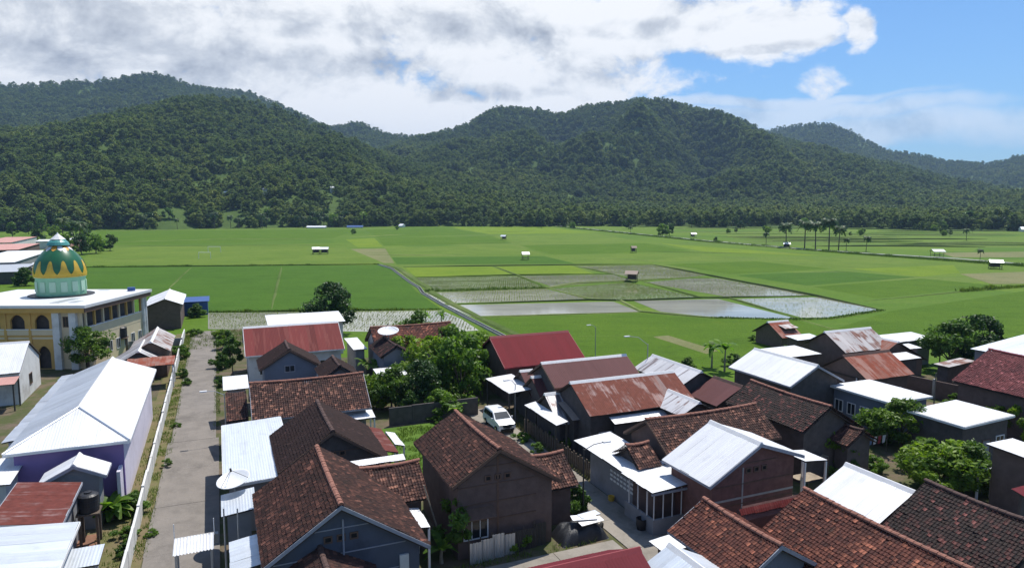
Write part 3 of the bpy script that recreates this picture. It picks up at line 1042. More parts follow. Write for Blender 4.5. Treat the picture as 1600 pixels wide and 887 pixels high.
def blades(name, label, poly, per, h, wid, mat, seed, rows=None, cat='rice', lay=1.2):
    r = np.random.default_rng(seed)
    w_ = [(p.x, p.y) for p in px(poly)]
    a = np.array(w_)
    lo, hi = a.min(0), a.max(0)
    n = int(per * (hi[0] - lo[0]) * (hi[1] - lo[1]))
    p = lo + (hi - lo) * r.random((n, 2))
    if rows:                                   # planted in lines
        p[:, 0] = np.round(p[:, 0] / rows) * rows + r.normal(size=n) * rows * 0.12
    p = p[in_poly(p, w_)]
    n = len(p)
    base = np.column_stack([p, np.full(n, 0.02)])
    an = r.uniform(0, 6.283, n)
    wd = np.column_stack([np.cos(an), np.sin(an), np.zeros(n)]) * (wid * (0.6 + 0.8 * r.random(n)))[:, None]
    hh = h * (0.6 + 0.7 * r.random(n))
    lean = np.column_stack([r.normal(size=(n, 2)) * lay * hh[:, None], hh * (0.45 if lay > 0.5 else 1.0)])
    q = np.stack([base - wd * 0.6, base + wd * 0.6, base + lean + wd, base + lean - wd], 1)
    return tag(link(name, quad_mesh(name, q, mat, r.random(n))), label, cat, kind='stuff')


for i, (pl_, lab, per) in enumerate([([(327, 490), (690, 486), (722, 500), (745, 515), (690, 519), (327, 513)], 'rows of seedlings in the flooded strip behind the red roof', 2.2),
                                   ([(664, 457), (852, 451), (918, 467), (692, 474)], 'seedlings in the flooded plot beside the ditch', 1.2),
                                   ([(650, 434), (806, 431), (850, 449), (668, 453)], 'green seedlings in the plot above the weedy bund', 2.6),
                                   ([(862, 451), (982, 441), (1090, 464), (985, 469), (928, 467)], 'seedlings in the plot below the thatched hut', 2.4),
                                   ([(1006, 441), (1078, 435), (1122, 435), (1270, 461), (1138, 464)], 'seedlings in the wide flooded plot right of the thatched hut', 0.7),
                                   ([(1148, 467), (1292, 464), (1372, 484), (1290, 496), (1252, 496)], 'seedlings in the rightmost flooded plot', 0.5),
                                   ([(812, 431), (958, 429), (984, 437), (862, 448)], 'seedlings in the small flooded plot left of the hut', 1.4),
                                   ([(900, 416), (1020, 414), (1108, 430), (1072, 433), (1000, 436)], 'seedlings in the far flooded plot behind the hut', 1.4)]):
    blades('seedlings', lab, pl_, per * 4, 0.2, 0.03, 'seedling', 70 + i, rows=0.55, lay=0.3)
for i, (line, lab, wd, hh) in enumerate([([(664, 455.5), (760, 453), (852, 450.5)], 'shaggy weeds on the bund above the flooded plots', 1.0, 0.8), ([(326, 488), (690, 484)], 'weeds on the bank of the flooded strip', 0.5, 0.5),
                                       ([(125, 418), (592, 413.5)], 'weeds on the bund above the dark rice', 0.7, 0.5), ([(1380, 485), (1300, 498), (1240, 500), (1110, 497)], 'weeds on the near bank of the right plots', 0.7, 0.4),
                                       ([(1500, 456), (1560, 451), (1640, 446)], 'bushy weeds on the long right bund', 1.2, 0.9), ([(850, 352), (1100, 377.5), (1360, 399), (1640, 419)], 'verge weeds of the embanked field road', 2.4, 0.9)]):
    for_pts = px(line)
    r_ = np.random.default_rng(90 + i)
    Q = []
    for a, b in zip(for_pts[:-1], for_pts[1:]):
        k = int((b - a).length * 26 * max(1, wd))
        t_ = r_.random(k)
        nrm = Vector((-(b - a).y, (b - a).x, 0)).normalized()
        off = r_.normal(size=k) * wd * 0.5
        base = np.column_stack([a.x + (b.x - a.x) * t_ + nrm.x * off, a.y + (b.y - a.y) * t_ + nrm.y * off, np.full(k, 0.1)])
        an = r_.uniform(0, 6.283, k)
        dr = np.column_stack([np.cos(an), np.sin(an), np.zeros(k)]) * (0.05 + 0.08 * r_.random(k))[:, None]
        clump = np.array([0.5 + 0.9 * max(0, mnoise.noise(Vector((x * 0.25, y * 0.25, i)))) for x, y, _ in base])
        hs = hh * clump * (0.5 + 0.8 * r_.random(k))
        lean = np.column_stack([r_.normal(size=(k, 2)) * 0.3 * hs[:, None], hs])
        Q.append(np.stack([base - dr, base + dr, base + lean + dr * 0.5, base + lean - dr * 0.5], 1))
    q = np.concatenate(Q)
    tag(link('weeds', quad_mesh('weeds', q, 'weed', r_.random(len(q)))), lab, 'weeds', kind='stuff')

# ------------------------------------------------------------------ roofs
INFO = []


def clip_line(poly, u):
    """v-range of a convex polygon (u,v) on the line u = const"""
    vs = []
    n = len(poly)
    for i in range(n):
        (a, b), (c, d) = poly[i], poly[(i + 1) % n]
        if abs(c - a) < 1e-9:
            if abs(u - a) < 1e-6:
                vs += [b, d]
            continue
        k = (u - a) / (c - a)
        if -1e-9 <= k <= 1 + 1e-9:
            vs.append(b + (d - b) * k)
    return (min(vs), max(vs)) if len(vs) > 1 else None


class Plane:
    def __init__(self, O, U, V_):
        self.O, self.U = Vector(O), Vector(U).normalized()
        self.V = Vector(V_).normalized()
        self.N = self.U.cross(self.V).normalized()
        if self.N.z < 0:
            self.N = -self.N

    def __call__(self, u, v, h=0.0):
        return self.O + self.U * u + self.V * v + self.N * h


def tile_slope(parent, pl, poly, mat, name='tiles', r=None, tw=0.18, tl=0.21):
    """courses of curved clay tiles laid over the slope; alike and small, so one mesh"""
    r = r or random
    us = [p[0] for p in poly]
    vs_ = [p[1] for p in poly]
    u0, u1, v0, v1 = min(us), max(us), min(vs_), max(vs_)
    nu = max(1, round((u1 - u0) / tw))
    nv = max(1, round((v1 - v0) / tl))
    tw, tl = (u1 - u0) / nu, (v1 - v0) / nv
    prof = [(0.0, 0.018), (0.28, 0.0), (0.55, 0.012), (0.78, 0.052), (1.0, 0.018)]
    V_, F_, UV, TI = [], [], [], []
    for j in range(nv):
        va = v0 + j * tl
        vm = va + tl * 0.5
        shift = r.uniform(-0.015, 0.015)
        for i in range(nu):
            ua = u0 + i * tw
            rg = clip_line(poly, min(max(ua + tw * 0.5, u0 + 1e-4), u1 - 1e-4))
            if not rg or vm < rg[0] - 0.02 or vm > rg[1] + 0.02:
                continue
            sl = r.uniform(-0.012, 0.012)
            xf, vf = (ua - u0) / (u1 - u0), (vm - v0) / (v1 - v0)
            sag = -0.11 * 4 * xf * (1 - xf) * vf + 0.035 * mnoise.noise(Vector((ua * 0.8, vm * 0.8, u1)))
            dz = r.uniform(0, 0.012) + (0.03 if r.random() < 0.03 else 0)
            dv = r.uniform(-0.014, 0.014) + shift - (0.05 if r.random() < 0.015 else 0)
            sk = r.uniform(-0.012, 0.012)
            b = len(V_)
            for x, h in prof:
                V_.append(pl(ua + x * tw + sk, va + dv - 0.03, h + 0.048 + dz + sl * x + sag))
                UV.append((ua + x * tw, va))
            for x, h in prof:
                V_.append(pl(ua + x * tw, va + tl + 0.02, h + 0.018 + dz * 0.3 + sag))
                UV.append((ua + x * tw, va + tl))
            for x, h in prof:
                V_.append(pl(ua + x * tw + sk, va + dv - 0.028, h + 0.012 + sag))
                UV.append((ua + x * tw, va))
            ti = min(1, max(0, r.gauss(0.38, 0.20) + (0.55 if r.random() < (0.13 if mat == 'tile_speckle' else 0.06) else 0)))
            for k in range(4):
                F_.append((b + k, b + k + 1, b + 6 + k, b + 5 + k))
                F_.append((b + 10 + k, b + 11 + k, b + k + 1, b + k))
                TI += [ti, ti * 0.8]
    if not F_:
        return
    o = link(name, mesh_data(name, V_, F_, mat, UV, TI), parent)
    o['kind'] = 'stuff'
    return o


def metal_slope(parent, pl, poly, mat, r=None, sw=0.95, pitch=0.16, amp=0.0045, name='metal_sheet', h0=0.03):
    """corrugated sheets side by side, each its own piece with a lap and a ragged lower end"""
    r = r or random
    us = [p[0] for p in poly]
    u0, u1 = min(us), max(us)
    n = max(1, round((u1 - u0) / sw))
    sw = (u1 - u0) / n
    for i in range(n):
        a, b = u0 + i * sw, u0 + (i + 1) * sw + (0.06 if i < n - 1 else 0)
        m = max(2, int(round((b - a) / (pitch / 4))))
        V_, F_, UV = [], [], []
        lift = 0.004 * (i % 2) + r.uniform(0, 0.006) + h0
        dv = r.uniform(-0.04, 0.03)
        for k in range(m + 1):
            u = a + (b - a) * k / m
            rg = clip_line(poly, min(max(u, u0 + 1e-4), u1 - 1e-4))
            if not rg:
                continue
            h = amp * math.sin(2 * math.pi * u / pitch) + amp + lift
            va, vb = rg[0] + (dv if abs(rg[1] - rg[0]) > 0.3 else 0), rg[1]
            for v in (va, (va + vb) / 2, vb):
                sag = 0.012 * math.sin(v * 1.3 + i) if v not in (va, vb) else 0
                V_.append(pl(u, v, h + sag))
                UV.append((u, v))
        c = len(V_) // 3
        for k in range(c - 1):
            F_.append((k * 3, k * 3 + 3, k * 3 + 4, k * 3 + 1))
            F_.append((k * 3 + 1, k * 3 + 4, k * 3 + 5, k * 3 + 2))
        if F_:
            me = mesh_data(name, V_, F_, mat, UV)
            link(name, me, parent)


def slope(roof, pl, poly, style, mat, r):
    """deck under the covering, then the covering"""
    dk = 0.17 if style == 'tile' else 0.0
    d = MB().prism([pl(u, v, -0.045 - dk) for u, v in poly], pl.N * 0.045)
    d.build('roof_deck', 'under_roof', roof)
    if style == 'tile':
        tile_slope(roof, pl, poly, mat, r=r)
    elif style == 'flat':
        MB().prism([pl(u, v, 0.004) for u, v in poly], pl.N * 0.03).build('roof_skin', mat, roof)
    else:
        metal_slope(roof, pl, poly, mat, r=r)


def ridge_cap(roof, A, B, mat, style, wid=0.2):
    """ridge: overlapping half-round clay tiles, or a folded metal strip"""
    A, B = Vector(A), Vector(B)
    d = (B - A)
    L = d.length
    d.normalize()
    side = Vector((-d.y, d.x, 0)).normalized()
    m = MB()
    if style == 'tile':
        n = max(1, int(L / 0.36))
        for i in range(n):
            f0, f1 = i / n, (i + 1) / n
            p0 = A + d * (L * f0) + Vector((0, 0, random.uniform(-0.01, 0.02) - 0.42 * f0 * (1 - f0)))
            p1 = A + d * (L * f1 + 0.04) - Vector((0, 0, 0.42 * f1 * (1 - f1)))
            vs = []
            for p, k in ((p0, 1.06), (p1, 0.92)):
                for t in (0, 36, 72, 108, 144, 180):
                    a = R_(t)
                    vs.append(p + side * math.cos(a) * wid * 0.72 * k + Vector((0, 0, math.sin(a) * wid * 0.62 * k - 0.02)))
            m.add(vs, [(j, j + 1, j + 7, j + 6) for j in range(5)] + [(0, 1, 2, 3, 4, 5), (11, 10, 9, 8, 7, 6)])
        return m.build('ridge_tiles', mat, roof, kind='stuff')
    up = Vector((0, 0, 1))
    sec = [side * wid - up * wid * 0.55, side * 0.03 + up * 0.09, -side * 0.03 + up * 0.09, -side * wid - up * wid * 0.55, -side * wid - up * (wid * 0.55 + 0.02), side * wid - up * (wid * 0.55 + 0.02)]
    m.prism([A + x for x in sec], d * L)
    return m.build('ridge_cap', mat, roof)


def barge(roof, a, b, mat, th=0.05, dp=0.2, out=(0, 0, 0)):
    """board along a rake or an eave from a to b, hanging dp below"""
    a, b, o = Vector(a), Vector(b), Vector(out).normalized() * th
    z = Vector((0, 0, dp))
    MB().prism([a, b, b - z, a - z], o).build('fascia_board', mat, roof)


# ------------------------------------------------------------------ wall fittings (local frame of a house)
def window(par, x0, x1, z0, z1, y, face, frame='trim_white', pane='glass', bars=2, name='window'):
    """face 'n' looks to -t (the camera side), 'l' to -s, 'r' to +s; y is the wall plane"""
    def bx(a0, a1, d0, d1, c0, c1):
        m = MB()
        if face == 'n': m.box(a0, y - d1, c0, a1, y - d0, c1)
        elif face == 'f': m.box(a0, y + d0, c0, a1, y + d1, c1)
        elif face == 'l': m.box(y - d1, a0, c0, y - d0, a1, c1)
        else: m.box(y + d0, a0, c0, y + d1, a1, c1)
        return m
    fr = bx(x0, x1, 0.003, 0.06, z0, z0 + 0.07)
    for q in (bx(x0, x1, 0.003, 0.06, z1 - 0.07, z1), bx(x0, x0 + 0.07, 0.003, 0.057, z0 + 0.07, z1 - 0.07), bx(x1 - 0.07, x1, 0.003, 0.057, z0 + 0.07, z1 - 0.07)):
        fr.add(q.v, q.f)
    for k in range(1, bars):
        xx = x0 + (x1 - x0) * k / bars
        q = bx(xx - 0.025, xx + 0.025, 0.003, 0.05, z0 + 0.07, z1 - 0.07)
        fr.add(q.v, q.f)
    wn = fr.build(name, frame, par)
    bx(x0 + 0.05, x1 - 0.05, 0.003, 0.02, z0 + 0.05, z1 - 0.05).build('pane', pane, wn)
    return wn


def door(par, x0, x1, y, face, z1=2.05, mat='wood_door'):
    dr = window(par, x0, x1, 0.02, z1, y, face, 'trim_wood', mat, 1, 'door')
    return dr


def house_root(name, label, cat, s, t, group=None, rz=None):
    return tag(empty(name, W(s, t), GA if rz is None else rz), label, cat, group)


# ------------------------------------------------------------------ gabled house from its ridge and one eave
def gable(label, A, B, zr, eave, m=0.62, run2=None, ze2=None, style='tile', mat='tile_brown', wall='brown_wall', name='house', cat='house',
          ridge=None, rake=None, inset=0.45, gin=0.35, cut=(0, 0), walls=True, m2=None, group=None, seed=1, axis=None, zw=None, hipn=0.0):
    """A, B: ridge ends in the photograph at height zr; eave: a pixel on one eave, its height follows from pitch m (rise/run)"""
    r = random.Random(seed)
    a, b = ST(*A, zr), ST(*B, zr)
    ax = axis or ('s' if abs(a[0] - b[0]) > abs(a[1] - b[1]) else 't')
    i0, i1 = (0, 1) if ax == 's' else (1, 0)
    lo, hi = min(a[i0], b[i0]) + cut[0], max(a[i0], b[i0]) - cut[1]
    c = (a[i1] + b[i1]) / 2
    if isinstance(eave, tuple):
        best = None
        for k in range(5, 900):
            ze = zr - k * 0.005
            run = abs(ST(*eave, ze)[i1] - c)
            f = (zr - ze) - m * run
            if best is None or abs(f) < best[0]:
                best = (abs(f), ze, ST(*eave, ze)[i1] - c)
        ze, d1 = best[1], best[2]
    else:
        d1 = eave
        ze = zr - m * abs(eave)
    sg = 1 if d1 > 0 else -1
    run1 = abs(d1)
    run2 = run1 if run2 is None else run2
    mm2 = m2 or m
    zE2 = zr - mm2 * run2
    L = hi - lo
    cs, ct = ((lo + hi) / 2, c) if ax == 's' else (c, (lo + hi) / 2)
    root = house_root(name, label, cat, cs, ct, group)
    INFO.append((label[:34], ax, 'c=%.1f lo=%.1f hi=%.1f run=%.1f/%.1f zr=%.1f ze=%.1f/%.1f' % (c, lo, hi, run1, run2, zr, ze, zE2)))

    def loc(al, pe, z):            # along ridge, perpendicular -> local coordinates
        return Vector((al, pe, z)) if ax == 's' else Vector((pe, al, z))
    h = L / 2
    roof = empty('roof', (0, 0, 0), 0, root)
    for side, run, zl, mm in ((sg, run1, ze, m), (-sg, run2, zE2, mm2)):
        if run < 0.2:
            continue
        ln = math.hypot(run, zr - zl)
        o = loc(-h, side * run, zl)
        pl = Plane(o, loc(1, 0, 0), loc(0, -side * run, zr - zl))
        slope(roof, pl, [(0, 0), (L, 0), (L, ln), (0, ln)], style, mat, r)
        if rake:
            for e in (-h, h):
                barge(roof, loc(e, 0, zr + 0.03), loc(e, side * run, zl + 0.03), rake, out=loc(-1 if e < 0 else 1, 0, 0))
            barge(roof, loc(-h, side * run, zl + 0.02), loc(h, side * run, zl + 0.02), rake, dp=0.14, out=loc(0, side, 0))
    rm = ridge or {'tile': 'ridge_clay', 'metal': 'ridge_white', 'flat': mat}[style]
    ridge_cap(roof, loc(-h - 0.02, 0, zr + 0.05), loc(h + 0.02, 0, zr + 0.05), rm, style)
    info = dict(root=root, roof=roof, ax=ax, h=h, zr=zr, ze=ze, ze2=zE2, run1=run1, run2=run2, sg=sg, loc=loc, c=c, lo=lo, hi=hi, cs=cs, ct=ct)
    if walls:
        p1, p2 = run1 - inset, run2 - inset
        top1 = min(zr - m * p1 - 0.10, 99)
        top2 = zr - mm2 * p2 - 0.10
        hh = h - gin
        pent = [loc(-hh, sg * p1, 0), loc(-hh, sg * p1, top1), loc(-hh, 0, zr - 0.10), loc(-hh, -sg * p2, top2), loc(-hh, -sg * p2, 0)]
        MB().prism(pent, loc(2 * hh, 0, 0)).build('wall', wall, root)
        info.update(p1=p1, p2=p2, hh=hh)
    return info


def canopy(label, pxs, zs, style='metal', mat='zinc_white', wall=None, posts=False, name='lean_to', cat='roof', low=None, seed=1, inset=0.3, rim=None, group=None,
           ext=None, parent=None, postmat='trim_white'):
    """single-pitch roof: pixels of far-left, far-right, near-right, near-left corners; zs heights of the same corners (planar)"""
    r = random.Random(seed)
    q = [ST(u, v, z) for (u, v), z in zip(pxs, zs)]
    s0, s1 = (q[0][0] + q[3][0]) / 2, (q[1][0] + q[2][0]) / 2
    t1, t0 = (q[0][1] + q[1][1]) / 2, (q[2][1] + q[3][1]) / 2
    if ext:
        s0, s1, t0, t1 = s0 + ext[0], s1 + ext[1], t0 + ext[2], t1 + ext[3]
    cs, ct = (s0 + s1) / 2, (t0 + t1) / 2
    a, b = (s1 - s0) / 2, (t1 - t0) / 2
    INFO.append((label[:34], 'slab', 's=%.1f..%.1f t=%.1f..%.1f z=%s' % (s0, s1, t0, t1, zs)))
    root = house_root(name, label, cat, cs, ct, group)
    roof = empty('roof', (0, 0, 0), 0, root)
    zfl, zfr, znr, znl = zs
    C = [Vector((-a, b, zfl)), Vector((a, b, zfr)), Vector((a, -b, znr)), Vector((-a, -b, znl))]
    if abs(zfl - znl) >= abs(zfl - zfr):           # falls along t
        e0, e1, up = (C[3], C[2], C[0] - C[3]) if znl <= zfl else (C[0], C[1], C[3] - C[0])
    else:
        e0, e1, up = (C[0], C[3], C[1] - C[0]) if zfl <= zfr else (C[1], C[2], C[0] - C[1])
    U = e1 - e0
    pl = Plane(e0, U, up)
    slope(roof, pl, [(0, 0), (U.length, 0), (U.length, up.length), (0, up.length)], style, mat, r)
    if rim:
        for i in range(4):
            p, p2 = C[i], C[(i + 1) % 4]
            n = ((p + p2) / 2)
            n.z = 0
            e = (p2 - p).normalized()
            o = Vector((e.y, -e.x, 0))
            if o.dot(n) < 0:
                o = -o
            barge(roof, p + Vector((0, 0, 0.02)), p2 + Vector((0, 0, 0.02)), rim, dp=0.16, out=o)
    if wall:
        i = inset
        def zz(x, y):
            return (C[0].z * (a - x) * (y + b) + C[1].z * (x + a) * (y + b) + C[2].z * (x + a) * (b - y) + C[3].z * (a - x) * (b - y)) / (4 * a * b)
        xs, ys = a - i, b - i
        cn = [(-xs, -ys), (xs, -ys), (xs, ys), (-xs, ys)]
        vs = [(x, y, 0) for x, y in cn] + [(x, y, zz(x, y) - 0.09) for x, y in cn]
        MB().add(vs, [(0, 3, 2, 1), (4, 5, 6, 7), (0, 1, 5, 4), (1, 2, 6, 5), (2, 3, 7, 6), (3, 0, 4, 7)]).build('wall', wall, root)
    if posts:
        for p in C:
            x, y = p.x * 0.93, p.y * 0.93
            MB().box(x - 0.06, y - 0.06, 0, x + 0.06, y + 0.06, p.z - 0.08).build('post', postmat, root)
    return dict(root=root, roof=roof, s0=s0, s1=s1, t0=t0, t1=t1, a=a, b=b, cs=cs, ct=ct)

# ------------------------------------------------------------------ village ground, road and lane
def mk_ground(name, c1, c2, c3, sc_=0.35):
    m, t, b = principled(name)
    co = t.coord('Object')
    n = t.noise(co, sc_, 6, 0.65)
    f = t.noise(co, 4.0, 5, 0.7)
    k = t.mix(t.ramp01(n, 0.40, 0.60), c1, c2)
    k = t.mix(t.mul(t.ramp01(f, 0.45, 0.7), 0.6), k, c3)
    if 'concrete' in name:
        st_n = t.noise(co, 0.22, 7, 0.7, 0.6)
        k = t.mix(t.mul(t.ramp01(st_n, 0.52, 0.68), 0.5), k, tuple(x * 0.55 for x in c2))
    t.put(b.inputs['Base Color'], k)
    b.inputs['Roughness'].default_value = 0.95
    b.inputs['Specular IOR Level'].default_value = 0.15
    bp = t.new('ShaderNodeBump')
    bp.inputs['Strength'].default_value = 0.7
    bp.inputs['Distance'].default_value = 0.06
    t.put(bp.inputs['Height'], f)
    t.l.new(bp.outputs[0], b.inputs['Normal'])
    MATS[name] = m


mk_ground('village_soil', (0.15, 0.115, 0.08), (0.075, 0.09, 0.03), (0.10, 0.085, 0.06))
mk_ground('yard_grass', (0.075, 0.145, 0.02), (0.115, 0.19, 0.03), (0.05, 0.10, 0.016), 0.6)
mk_ground('yard_dry', (0.17, 0.135, 0.075), (0.12, 0.125, 0.045), (0.20, 0.16, 0.09), 0.5)
mk_ground('red_soil', (0.27, 0.13, 0.085), (0.20, 0.11, 0.075), (0.30, 0.17, 0.12), 0.8)
mk_ground('road_concrete', (0.235, 0.21, 0.185), (0.195, 0.175, 0.155), (0.26, 0.235, 0.21), 0.5)
mk_ground('lane_concrete', (0.30, 0.27, 0.23), (0.24, 0.215, 0.18), (0.34, 0.31, 0.27), 0.5)


def st_poly(pts):
    return [W(s, t) for s, t in pts]


sheet('village_ground', st_poly([(-70, 25), (-70, 84), (-6, 104), (-5, 119), (3, 119), (4, 96), (34, 82), (40, 66), (52, 58), (66, 62), (80, 52), (95, 30), (60, 5), (20, -10), (-30, 5)]), 0.034, 'village_soil')
sheet('verge', st_poly([(-6.6, 30), (-6.6, 118), (-3.9, 118), (-4.4, 80), (-4.9, 30)]), 0.039, 'yard_dry')
sheet('yard', st_poly([(-9.0, 36), (-9.0, 78), (-5.6, 78), (-5.6, 36)]), 0.044, 'yard_dry')
sheet('yard', st_poly([(-12, 36.5), (-12, 47), (-7.4, 47), (-7.4, 36.5)]), 0.049, 'red_soil')
sheet('lawn', st_poly([(11.6, 47.5), (11.6, 60), (22, 60), (22, 47.5)]), 0.039, 'yard_grass')

road = tag(empty('road', W(-2.7, 0), GA), kind='structure')
rj = random.Random(5)
tt = 22.0
while tt < 117:
    ln = rj.uniform(6.2, 7.4)
    w1, w0 = 2.0 + rj.uniform(-0.05, 0.05), 2.0
    if tt > 60: w1, w0 = 1.72, 1.78
    MB().box(-w1, tt, 0.0, w0, tt + ln - 0.03, 0.10 + rj.uniform(-0.006, 0.006)).build('road_slab', 'road_concrete', road)
    tt += ln
lane = tag(empty('lane', W(22.6, 0), GA), kind='structure')
tt = 20.5
while tt < 62:
    ln = rj.uniform(3.8, 4.6)
    MB().box(-1.35, tt, 0, 1.35, tt + ln - 0.03, 0.09 + rj.uniform(-0.005, 0.005)).build('road_slab', 'lane_concrete', lane)
    tt += ln
street = tag(empty('street', W(0, 32.6), GA), kind='structure')
ss = 5.0
while ss < 21:
    MB().box(ss, -1.5, 0, ss + 3.97, 1.35, 0.085 + rj.uniform(-0.005, 0.005)).build('road_slab', 'lane_concrete', street)
    ss += 4.0
while ss < 40:
    MB().box(ss + 2.6, -1.5, 0, ss + 6.57, 1.35, 0.085 + rj.uniform(-0.005, 0.005)).build('road_slab', 'lane_concrete', street)
    ss += 4.0


def grass_tufts(name, label, area, n, h, mat, seed, cat='grass'):
    """blades of grass inside an (s,t) rectangle list, one mass"""
    r = np.random.default_rng(seed)
    Q = []
    for (s0, s1, t0, t1) in area:
        k = int(n * (s1 - s0) * (t1 - t0))
        s = r.uniform(s0, s1, k)
        t = r.uniform(t0, t1, k)
        keep = np.array([mnoise.noise(Vector((a * 0.7, b * 0.7, seed))) > -0.15 for a, b in zip(s, t)])
        s, t = s[keep], t[keep]
        k = len(s)
        base = np.stack([s * E2.x + t * E1.x, s * E2.y + t * E1.y, np.full(k, 0.04)], 1)
        an = r.uniform(0, 6.283, k)
        wd = np.stack([np.cos(an), np.sin(an), np.zeros(k)], 1) * (0.012 + 0.022 * r.random(k))[:, None]
        hh = h * (0.4 + r.random(k))
        lean = r.normal(size=(k, 3)) * 0.35 * hh[:, None]
        lean[:, 2] = hh
        Q.append(np.stack([base - wd, base + wd, base + lean + wd * 0.3, base + lean - wd * 0.3], 1))
    q = np.concatenate(Q)
    o = link(name, quad_mesh(name, q, mat, r.random(len(q))))
    return tag(o, label, cat, kind='stuff')


grass_tufts('grass', 'weeds along the verge between the wall and the concrete road', [(-5.5, -4.55, 34, 60), (-5.4, -4.2, 60, 116), (-1.1, -0.55, 64, 116)], 85, 0.16, 'weed', 41)
grass_tufts('grass', 'patchy grass in the strip of yard beside the purple hall', [(-7.6, -5.8, 36, 60), (-7.0, -5.8, 60, 76)], 50, 0.12, 'weed', 42)
grass_tufts('grass', 'lush grass of the small lawn behind the tiled houses', [(12, 21.3, 48, 59.5)], 90, 0.2, 'weed', 43)
grass_tufts('grass', 'dry weeds beside the narrow lane', [(20.2, 21.1, 38, 56), (24.1, 24.7, 42, 60)], 60, 0.35, 'dry_grass', 44)
grass_tufts('grass', 'weeds along the kerb of the cross street', [(11, 20, 34.1, 34.7)], 70, 0.22, 'weed', 45)
grass_tufts('grass', 'rough grass at the village edge before the rice', [(-5.5, 4, 104, 118), (4, 26, 84, 88), (36, 52, 56, 62)], 22, 0.4, 'weed', 46)

# ------------------------------------------------------------------ houses between the road and the lane
H = {}
H['red'] = gable('house with red painted corrugated roof and white ridge below the paddy', (379, 509), (531, 506), 5.8, (460, 551), 0.55, style='metal', mat='red_paint', wall='white_wall', rake='trim_white', seed=3)
canopy('bright white metal roof behind the red corrugated roof', [(415, 490), (537, 488), (537, 505), (415, 507)], [5.0, 5.0, 4.4, 4.4], wall='white_wall', name='shed', cat='shed', seed=4)
H['grayg'] = gable('dark tiled house with pale blue-grey gable facing the street', (442, 533), (456, 546), 5.9, (408, 588), 0.62, style='tile', mat='tile_umber', wall='blue_grey_wall', ridge='ridge_dark', rake='trim_wood', run2=3.0, seed=5, cut=(0.0, 0))
gable('small dark tiled gable beside the blue-grey gable', (519, 556), (532, 572), 5.0, (500, 590), 0.65, style='tile', mat='tile_umber', wall='blue_grey_wall', ridge='ridge_dark', seed=6, run2=1.9)
H['speck'] = gable('house with long speckled tile roof and whitish verge tiles', (389, 595), (570, 586), 5.4, (480, 648), 0.68, mat='tile_speckle', wall='grey_wall', rake='trim_grey', seed=7)
canopy('small tiled roof joined to the left end of the speckled roof', [(352, 612), (387, 611), (386, 655), (354, 658)], [4.2, 4.2, 2.9, 2.9], style='tile', mat='tile_brown', wall='grey_wall', seed=8, name='annex', cat='annex')
canopy('white metal lean-to by the road above the small tiled annex', [(349, 586), (388, 588), (388, 606), (347, 611)], [3.9, 3.9, 3.3, 3.3], wall='grey_wall', seed=9, cat='lean-to')
canopy('white metal strip roof at the right corner of the speckled roof', [(520, 644), (580, 638), (587, 652), (553, 656)], [2.75, 2.75, 2.45, 2.45], posts=True, seed=10, cat='canopy', name='canopy')
H['umber'] = gable('house with plain dark umber roof and dark gable, behind the satellite dish', (495, 626), (521, 674), 5.8, (424, 690), 0.66, mat='tile_umber', wall='dark_wall', ridge='ridge_dark', rake='trim_wood', run2=3.6, seed=11)
H['flat'] = canopy('wide pale metal roof along the road with the satellite dish', [(350, 662), (447, 652), (452, 742), (345, 760)], [3.5, 3.7, 3.4, 3.2], mat='zinc_blue', wall='grey_wall', seed=12, name='workshop', cat='building', rim='trim_white')
canopy('rust edged sheet roof at the right side of the umber house', [(575, 664), (600, 672), (618, 706), (596, 706)], [3.1, 2.8, 2.8, 3.1], mat='rust_dark', posts=True, seed=13, cat='canopy', name='canopy')
canopy('small white curved sheet by the lawn behind the umber house', [(600, 674), (615, 677), (635, 697), (618, 693)], [2.4, 2.2, 2.2, 2.4], posts=True, seed=14, cat='canopy', name='canopy')
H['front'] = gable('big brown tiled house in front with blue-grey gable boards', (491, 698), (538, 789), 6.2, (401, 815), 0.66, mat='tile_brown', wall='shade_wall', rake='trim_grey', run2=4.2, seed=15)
H['frontwing'] = gable('tiled wing with sunlit reddish tiles to the right of the big front house', (545, 729), (658, 724), 4.7, (640, 782), 0.66, mat='tile_speckle', wall='brown_wall', run2=0.6, seed=16, cut=(0.5, 0))
canopy('narrow white metal strip above the sunlit tiled wing', [(536, 721), (628, 711), (640, 722), (545, 730)], [4.5, 4.5, 4.35, 4.35], seed=17, posts=True, cat='canopy', name='canopy', ext=(0, 0, 0.25, 0))
canopy('white metal awning under the sunlit tiled wing', [(600, 790), (658, 800), (676, 829), (630, 820)], [2.9, 2.7, 2.6, 2.8], posts=True, seed=18, cat='awning', name='awning')
canopy('pale metal lean-to below the satellite dish', [(345, 773), (398, 762), (400, 796), (346, 806)], [3.2, 3.4, 3.2, 3.0], mat='zinc_blue', wall='grey_wall', seed=19, cat='lean-to')
canopy('pale metal lean-to beside the two steel pipes by the road', [(357, 848), (402, 834), (414, 880), (360, 897)], [2.9, 3.1, 3.0, 2.8], mat='zinc_blue', wall='grey_wall', seed=20, cat='lean-to')
H['porch'] = gable('small tiled porch gable in front of the big front house', (495, 841), (506, 868), 4.3, (452, 878), 0.60, mat='tile_brown', wall='brown_wall', ridge='ridge_dark', rake='trim_wood', run2=2.5, seed=21, cut=(-1.5, 0))
H['centre'] = gable('brown tiled house with plain dark gable wall at the lane corner', (713, 642), (780, 702), 6.3, (676, 726), 0.62, mat='tile_brown', wall='brown_wall', rake='trim_wood', seed=22, run2=3.9)
gable('low tiled roof on the lane side of the dark gabled house', (806, 711), (884, 708), 4.0, (888, 760), 0.62, mat='tile_speckle', wall='brown_wall', run2=0.9, seed=23, cut=(0.3, 0))
